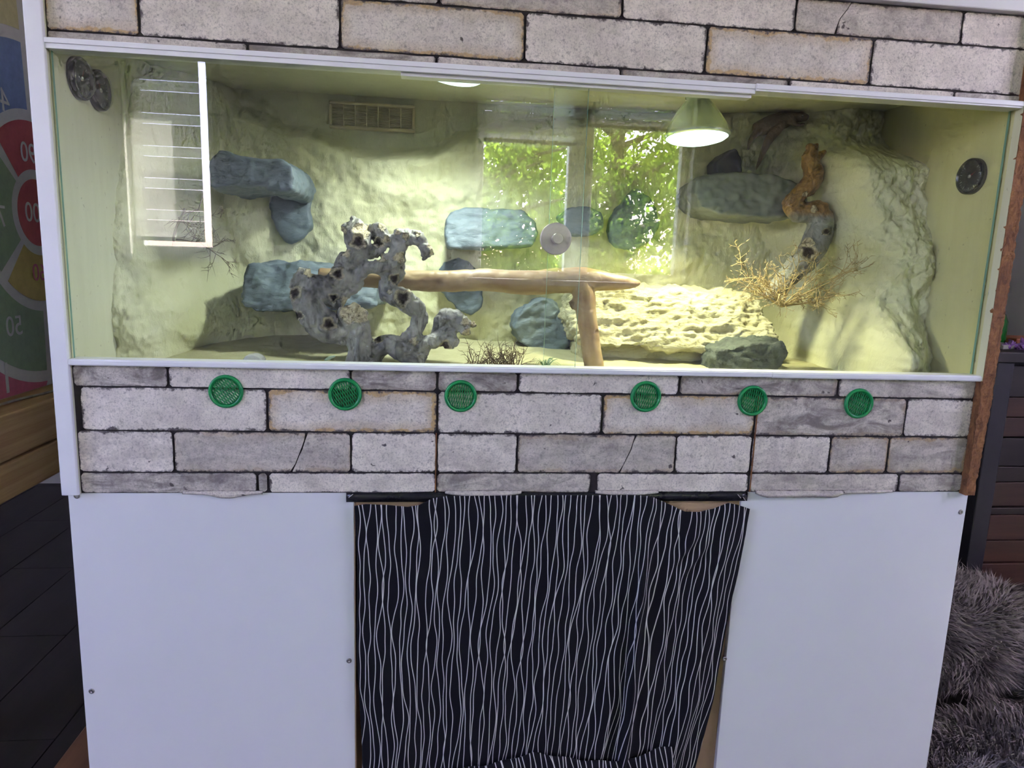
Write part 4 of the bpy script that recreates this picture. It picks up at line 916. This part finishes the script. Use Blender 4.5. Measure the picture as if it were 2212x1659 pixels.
MB().box(XP1, XQ0, 0.006, 0.017, ZP - 0.075, ZP - 0.012).build('top_rail', 'light_wood', cab)
MB().box(XQ0 - 0.05, XQ0, 0.010, 0.028, 0.012, ZP - 0.075).build('stile', 'tan_fibreboard', cab)
for px, py in ((166, 1071), (198, 1493), (754, 1427), (1565, 1423), (2075, 1106)):
    c = A(px, py, 0.001)
    V, F = lathe([(0.0, -0.001), (0.0042, -0.001), (0.0045, 0.0006), (0.0034, 0.0014), (0.0016, 0.0014), (0.0013, 0.0004), (0, 0.0004)], 18)
    s_ = mesh_obj('screw', orient(V, c, (0, -1, 0)), F, 'screw_steel', cab, True)
# rail of black tape that carries the curtain
rl = thing('curtain_rail', (0.76, 0.0, ZP - 0.015), 'glossy black strip stapled above the curtain under the brick board', 'rail')
V = []; F = []; n = 60
for i in range(n):
    u = i / (n - 1); x = A(748, 1070, -0.002).x + u * (A(1614, 1075, -0.002).x - A(748, 1070, -0.002).x); j = 0.0008 * fr((u * 14, 3, 1), 1, 3)
    V += [(x, -0.0016 + j, ZP + 0.001), (x, -0.004 + j, ZP - 0.006), (x, -0.0030 - j, ZP - 0.0145 + j)]
    if i:
        for q in range(2): a = (i - 1) * 3 + q; F.append((a, a + 1, a + 4, a + 3))
o = mesh_obj('strip', V, F, 'black_plastic', rl, True); s = o.modifiers.new('s', 'SOLIDIFY'); s.thickness = 0.0012; s.offset = -1
for px, py, a in ((758, 1071, 0.7), (1597, 1072, -0.8), (1608, 1078, -0.9)):
    c = A(px, py, -0.0046); d = Vector((math.cos(a), 0, math.sin(a))) * 0.0045
    V, F = tube([(tuple(c - d), 0.0005), (tuple(c + d), 0.0005)], 6, 1); mesh_obj('staple', V, F, 'brushed_steel', rl)
# curtain
cu_ = thing('curtain', (0.75, -0.008, ZP - 0.02), 'black cloth curtain printed with thin wavering white lines', 'curtain')
topP = [(764, 1092), (790, 1088), (840, 1090), (880, 1094), (905, 1090), (935, 1075), (965, 1071), (1100, 1069), (1250, 1069), (1390, 1068), (1410, 1072), (1440, 1086), (1475, 1102), (1510, 1104), (1540, 1098), (1570, 1084), (1590, 1088), (1618, 1098)]
rightP = [(1618, 1098), (1608, 1160), (1592, 1240), (1572, 1330), (1556, 1420), (1540, 1510), (1522, 1580), (1500, 1660), (1478, 1740)]
YC = -0.006
tp = [A(x, y, YC) for x, y in topP]; tpx = np.array([p.x for p in tp]); tpz = np.array([p.z for p in tp])
rp = [A(x, y, YC) for x, y in rightP]; rz_ = np.array([p.z for p in rp])[::-1]; rx_ = np.array([p.x for p in rp])[::-1]
nu, nv = 220, 160; V = []; F = []; UV = []; zbot = EYE - 0.895
xl0 = A(766, 1095, YC).x; WID = tpx[-1] - xl0
for j in range(nv):
    v = j / (nv - 1)
    for i in range(nu):
        u = i / (nu - 1); xt = xl0 + WID * u; zt = np.interp(xt, tpx, tpz); z = zt + (zbot - zt) * v
        xr = np.interp(z, rz_, rx_); xlft = xl0 + 0.010 * v + 0.002 * math.sin(v * 9)
        # gathered on the right: the right third is squeezed and folded
        x = xlft + (xr - xlft) * u
        fold = sst(0.55, 0.80, u)
        y = YC - 0.004 * (1 - v) * 0 + 0.0022 * math.sin(u * 31 + 2 * v) * (0.25 + v)
        y -= fold * (0.012 * (0.35 + 0.65 * v)) * (0.5 + 0.5 * math.sin((u * 1.15 + 0.06 * v) * 46 + 1.2)) * (1 - 0.55 * sst(0.9, 1.0, u))
        y -= 0.020 * math.exp(-((u - 0.74 - 0.03 * v) / 0.018) ** 2) * sst(0.05, 0.35, v)
        x -= 0.010 * math.exp(-((u - 0.75 - 0.03 * v) / 0.03) ** 2) * sst(0.02, 0.3, v)
        y -= 0.006 * math.exp(-((u - 0.86) / 0.05) ** 2 - ((v - 0.16) / 0.06) ** 2) * math.sin((u * 2 + v) * 60)
        y += 0.0012 * fr((u * 6, v * 6, 2), 1, 3) - 0.002
        y = min(y, -0.0046)
        V.append((x, y, z)); UV.append((u * WID * 1.02, -(1 - z)))
for j in range(nv - 1):
    for i in range(nu - 1):
        a = j * nu + i; F.append((a, a + nu, a + nu + 1, a + 1))
o = mesh_obj('cloth', V, F, 'line_print_cloth', cu_, True, uv=UV)
s = o.modifiers.new('s', 'SOLIDIFY'); s.thickness = 0.0007; s.offset = 1
# turned-up hem lying over the lower edge
hemP = [(960, 1665), (1050, 1652), (1100, 1640), (1155, 1625), (1210, 1634), (1270, 1643), (1330, 1643), (1370, 1638), (1395, 1625), (1420, 1616), (1450, 1612)]
hp = [A(x, y, -0.026) for x, y in hemP]; hx = np.array([p.x for p in hp]); hz = np.array([p.z for p in hp]); V = []; F = []; UV = []
n = 90
for i in range(n):
    x = hx[0] + (hx[-1] - hx[0]) * i / (n - 1); z = np.interp(x, hx, hz)
    for q in range(6):
        V.append((x + 0.002 * q, -0.027 - 0.0045 * math.sin(q / 5 * 2.4) - 0.002 * math.sin(i * 0.5), z - q * 0.012)); UV.append((x + 0.31, -(1 - z) - q * 0.012 + 0.4))
    if i:
        for q in range(5): a = (i - 1) * 6 + q; F.append((a, a + 1, a + 7, a + 6))
o = mesh_obj('hem', V, F, 'line_print_cloth', cu_, True, uv=UV); s = o.modifiers.new('s', 'SOLIDIFY'); s.thickness = 0.0012

# ------------------------------------------------------------------ left background: target mat on pine beams
bx = -0.45
bt0, bg, bb = EYE - 0.385, EYE - 0.4985, EYE - 0.5925
def beam(z0, z1, label, dx):
    t = MB().box(bx - 0.14 + dx, bx + dx, -0.1, 1.9, z0, z1).build('pine_beam', 'pine'); bevel(t, 0.006, 3)
    L = Vector((bx - 0.07 + dx, 0.9, z0)); t.data.transform(Matrix.Translation(-L)); t.location = L
    return tag(t, label, 'beam', 'pine beams at the left')
beam(bg + 0.003, bt0, 'upper of the two stacked pine beams at the left', 0)
beam(bb, bg - 0.003, 'lower of the two stacked pine beams at the left', -0.002)
for y in (0.3, 1.6):
    t = MB().box(bx - 0.12, bx - 0.03, y - 0.045, y + 0.045, 0.0, bb).build('beam_post', 'pine'); L = Vector((bx - 0.07, y, 0)); t.data.transform(Matrix.Translation(-L)); t.location = L
    tag(t, 'short pine post carrying the beams, %s' % ('nearer the terrarium front' if y < 1 else 'far back by the wall'), 'post')
V, F = tube([((bx - 0.05 + 0.012 * math.sin(i * 1.3), 0.2 + i * 0.14, bt0 + 0.004 + 0.002 * math.sin(i * 2.1)), 0.0035) for i in range(11)], 8, 4)
ob = mesh_obj('thin_cable', V, F, 'cable', None, True); tag(ob, 'thin grey cable lying along the top of the upper pine beam', 'cable')
XM = -0.56
mc = AX(80, 460, XM); mat_t = thing('target_mat', (XM, mc.y, bt0), 'colourful number target mat standing at the left, its numbers reversed', 'mat')
MB().box(XM - 0.004, XM, mc.y - 0.56, mc.y + 0.45, bt0 + 0.001, mc.z + 0.95).build('backing_cloth', 'dart_white', mat_t)
px_m = (mc.y + CD) / CF
def sector(r0, r1, a0, a1, mat, lift=0.0009):
    n = max(3, int(abs(a1 - a0) / 4)); V = []; F = []
    for i in range(n + 1):
        a = math.radians(a0 + (a1 - a0) * i / n)
        for r in (r0, r1):
            y = mc.y + math.cos(a) * r * px_m; z = mc.z + math.sin(a) * r * px_m
            y = min(max(y, mc.y - 0.55), mc.y + 0.44); z = max(z, bt0 + 0.002); V.append((XM + lift, y, z)); V.append((XM - 0.001, y, z))
        if i:
            b = (i - 1) * 4; F += [(b, b + 2, b + 6, b + 4), (b + 2, b + 3, b + 7, b + 6), (b + 4, b + 5, b + 1, b)]
    mesh_obj('print_field', V, F, mat, mat_t)
sector(0, 64, 0, 360, 'dart_red')
for a, mt in ((45, 'dart_red'), (135, 'dart_green'), (225, 'dart_yellow'), (315, 'dart_blue')): sector(82, 172, a + 4, a + 86, mt)
for a, mt in zip(range(0, 360, 60), ('dart_navy', 'dart_olive', 'dart_blue', 'dart_yellow', 'dart_green', 'dart_navy')): sector(192, 312, a + 32, a + 88, {32: 'dart_olive', 92: 'dart_blue', 152: 'dart_pink', 212: 'dart_green', 272: 'dart_navy', 332: 'dart_yellow'}[a + 32])
for a, mt in ((30, 'dart_red'), (90, 'dart_cream'), (150, 'dart_olive'), (210, 'dart_pink'), (270, 'dart_yellow'), (330, 'dart_green')): sector(334, 470, a + 2, a + 58, mt)
def digits(s, px, py, h, mat):
    c = AX(px, py, XM); cu2 = bpy.data.curves.new('number', 'FONT'); cu2.body = s; cu2.size = h * px_m * 1.38; cu2.align_x = 'CENTER'; cu2.align_y = 'CENTER'; cu2.extrude = 0.0004
    o = bpy.data.objects.new('number_tmp', cu2); COL.objects.link(o)
    M = Matrix(((0, 0, 1, XM + 0.0015), (-1, 0, 0, c.y), (0, 1, 0, c.z), (0, 0, 0, 1)))
    me = bpy.data.meshes.new_from_object(o.evaluated_get(bpy.context.evaluated_depsgraph_get())); bpy.data.objects.remove(o)
    me.transform(M); mesh_obj('number', [v.co[:] for v in me.vertices], [tuple(p.vertices) for p in me.polygons], mat, mat_t)
digits('90', 60, 332, 38, 'dart_white'); digits('100', 78, 462, 38, 'dart_white'); digits('60', 84, 590, 34, 'dart_pink'); digits('50', 30, 706, 38, 'dart_white')
digits('1', 14, 820, 60, 'dart_white'); digits('40', -2, 215, 42, 'dart_white'); digits('70', -8, 468, 40, 'dart_white')
pb_ = MB().box(-0.20, -0.005, 0.22, 1.4, 0.0005, 0.02).build('plinth_board', 'plinth_wood'); L = Vector((-0.1, 0.8, 0.0)); pb_.data.transform(Matrix.Translation(-L)); pb_.location = L; bevel(pb_, 0.003)
tag(pb_, 'reddish brown board on the floor at the lower left of the white cabinet', 'board')

# ------------------------------------------------------------------ right background: rustic sideboard and things on it
sb = thing('rustic_sideboard', (2.6, 0.75, 0.0), 'dark sideboard with black metal posts and rustic plank front at the right', 'sideboard')
SX0, SX1, SY0, SY1, SZ = 2.005, 3.2, 0.55, 1.0, EYE - 0.20
for x in (SX0, SX1 - 0.05):
    for y in (SY0, SY1 - 0.05): bevel(MB().box(x, x + 0.05, y, y + 0.05, 0.0, SZ).build('post', 'black_metal', sb), 0.003)
bevel(MB().box(SX0 - 0.012, SX1 + 0.01, SY0 - 0.012, SY1 + 0.01, SZ, SZ + 0.026).build('top', 'rustic_0', sb), 0.002)
MB().box(SX0 + 0.05, SX1 - 0.05, SY0 + 0.035, SY1 - 0.02, 0.08, SZ - 0.002).build('carcass', 'black_metal', sb)
z = SZ - 0.012; i = 0
for h, mt in ((0.085, 0), (0.055, 1), (0.055, 2), (0.08, 0), (0.045, 3), (0.07, 2), (0.022, 3), (0.075, 1), (0.065, 4), (0.07, 1), (0.09, 3)):
    bevel(MB().box(SX0 + 0.052, SX1 - 0.052, SY0 + 0.012 + 0.003 * (i % 3), SY0 + 0.034, z - h + 0.003, z).build('plank', 'rustic_%d' % mt, sb), 0.002); z -= h; i += 1
ST = SZ + 0.026
# cluster of purple crystal in a bag
c = A(2195, 752, 0.62); c.z = ST
t = thing('crystal_cluster', c, 'sparkling purple crystal cluster on the sideboard', 'crystal'); rgc = np.random.default_rng(3)
for i in range(34):
    d = rgc.normal(size=3); d[2] = abs(d[2]) * 0.8 + 0.1; d /= np.linalg.norm(d); p = np.array(c) + np.array([rgc.uniform(-.03, .05), rgc.uniform(-.02, .03), 0.004]); L = rgc.uniform(0.015, 0.034)
    V, F = tube([(tuple(p), 0.006), (tuple(p + d * L * 0.7), 0.006), (tuple(p + d * L), 0.0008)], 6, 1); mesh_obj('crystal', V, F, 'purple_crystal', t)
c = A(2146, 690, 0.78); c.z = ST
V, F = lathe([(0, 0), (0.035, 0), (0.037, 0.004), (0.037, 0.065), (0.03, 0.085), (0.013, 0.10), (0.012, 0.12), (0.014, 0.122), (0.014, 0.128), (0, 0.128)], 24)
o = mesh_obj('green_bottle', V, F, 'green_glass', None, True); o.location = c; tag(o, 'green bottle on the sideboard, mostly behind the terrarium edge', 'bottle')
c = A(2205, 735, 0.80); c.z = ST
o = bevel(MB().box(-0.06, 0.12, -0.05, 0.07, 0.0, 0.018).build('orange_tray', 'orange_tray'), 0.004); o.location = c; tag(o, 'flat orange tray lying behind the purple crystals', 'tray')
c = A(2160, 745, 0.66); c.z = ST
o = bevel(MB().box(-0.05, 0.035, -0.04, 0.05, 0.0, 0.012).build('grey_booklet', 'grey_paper'), 0.002); o.location = c; o.rotation_euler.z = 0.3; tag(o, 'grey booklet lying left of the purple crystals', 'booklet')
V, F = tube([((-0.03, 0, 0.012), 0.004), ((-0.012, 0, 0.016), 0.012), ((0.006, 0.002, 0.014), 0.013), ((0.02, 0.01, 0.012), 0.008), ((0.034, 0.014, 0.01), 0.003)], 10, 4)
c = A(2175, 716, 0.80); c.z = ST
o = mesh_obj('lime_toy', V, F, 'lime_toy', None, True); o.location = c + Vector((0, -0.10, 0.0)); tag(o, 'little lime green toy by the bottle on the sideboard', 'toy')

# fluffy blanket and cushions at the lower right
def fluffy(name, c, rx, ry, rz, nfur, seed, label, cat, power=2.0, zmin=0.0, flen=0.045, yawd=0.0):
    rgf = np.random.default_rng(seed); c = np.array(c); t = thing(name, (c[0], c[1], zmin), label, cat)
    def surf(d):
        n = (np.abs(d) ** power).sum(-1) ** (1 / power); p = d / n[..., None] * np.array([rx, ry, rz]); p = p + c; p[..., 2] = np.maximum(p[..., 2], zmin + 0.002); return p
    V = []; F = []; a, b = 36, 20
    for i in range(b + 1):
        th = math.pi * i / b
        for j in range(a):
            ph = 2 * math.pi * j / a; V.append(tuple(surf(np.array([math.sin(th) * math.cos(ph), math.sin(th) * math.sin(ph), math.cos(th)])) * 1.0))
    for i in range(b):
        for j in range(a): F.append((i * a + j, i * a + (j + 1) % a, (i + 1) * a + (j + 1) % a, (i + 1) * a + j))
    mesh_obj('filling', V, F, 'fur_under', t, True)
    d = rgf.normal(size=(nfur, 3)); d /= np.linalg.norm(d, axis=1)[:, None]; d = d[(d[:, 2] > -0.55) & (d[:, 1] < 0.55)]
    P = surf(d); N = d / np.array([rx, ry, rz]); N /= np.linalg.norm(N, axis=1)[:, None]
    n = len(P); L = flen * rgf.uniform(0.6, 1.2, n)[:, None]
    comb = np.array([[fr(p * 1.0, 7, 2), fr(p + 5, 7, 2), -0.25 + 0.4 * fr(p + 9, 7, 2)] for p in P])
    T = comb * 1.3 + rgf.normal(size=(n, 3)) * 0.22
    q1 = P + N * L * 0.45 + T * L * 0.25; q2 = P + N * L * 0.62 + T * L * 0.85
    q2[:, 2] = np.maximum(q2[:, 2], zmin + 0.003)
    S = np.cross(N, rgf.normal(size=(n, 3))); S /= np.linalg.norm(S, axis=1)[:, None]; w = 0.0013
    V = np.concatenate([P - S * w, P + S * w, q1 - S * w * 0.9, q1 + S * w * 0.9, q2], axis=0)
    i = np.arange(n); F = [*zip(i, i + n, i + 3 * n, i + 2 * n)]; F += [*zip(i + 2 * n, i + 3 * n, i + 4 * n)]
    o = mesh_obj('fur', V, [tuple(int(x) for x in f) for f in F], 'fur_strand', t, True); o['kind'] = 'stuff'
c1 = A(2120, 1410, 0.40); c2 = A(2235, 1490, 0.30); c3 = A(2140, 1640, 0.20)
fluffy('fluffy_cushion', (1.82, 0.40, 0.185), 0.25, 0.13, 0.125, 26000, 1, 'shaggy grey cushion against the sideboard, behind the blanket', 'cushion', 2.4, 0.04)
fluffy('fluffy_cushion', (2.12, 0.28, 0.12), 0.17, 0.16, 0.10, 14000, 2, 'shaggy grey brown cushion cut by the right picture edge', 'cushion', 2.2, 0.03)
fluffy('fluffy_blanket', (1.91, 0.10, 0.03), 0.36, 0.17, 0.085, 30000, 3, 'shaggy grey blanket spread on the floor at the lower right', 'blanket', 2.6, 0.001)
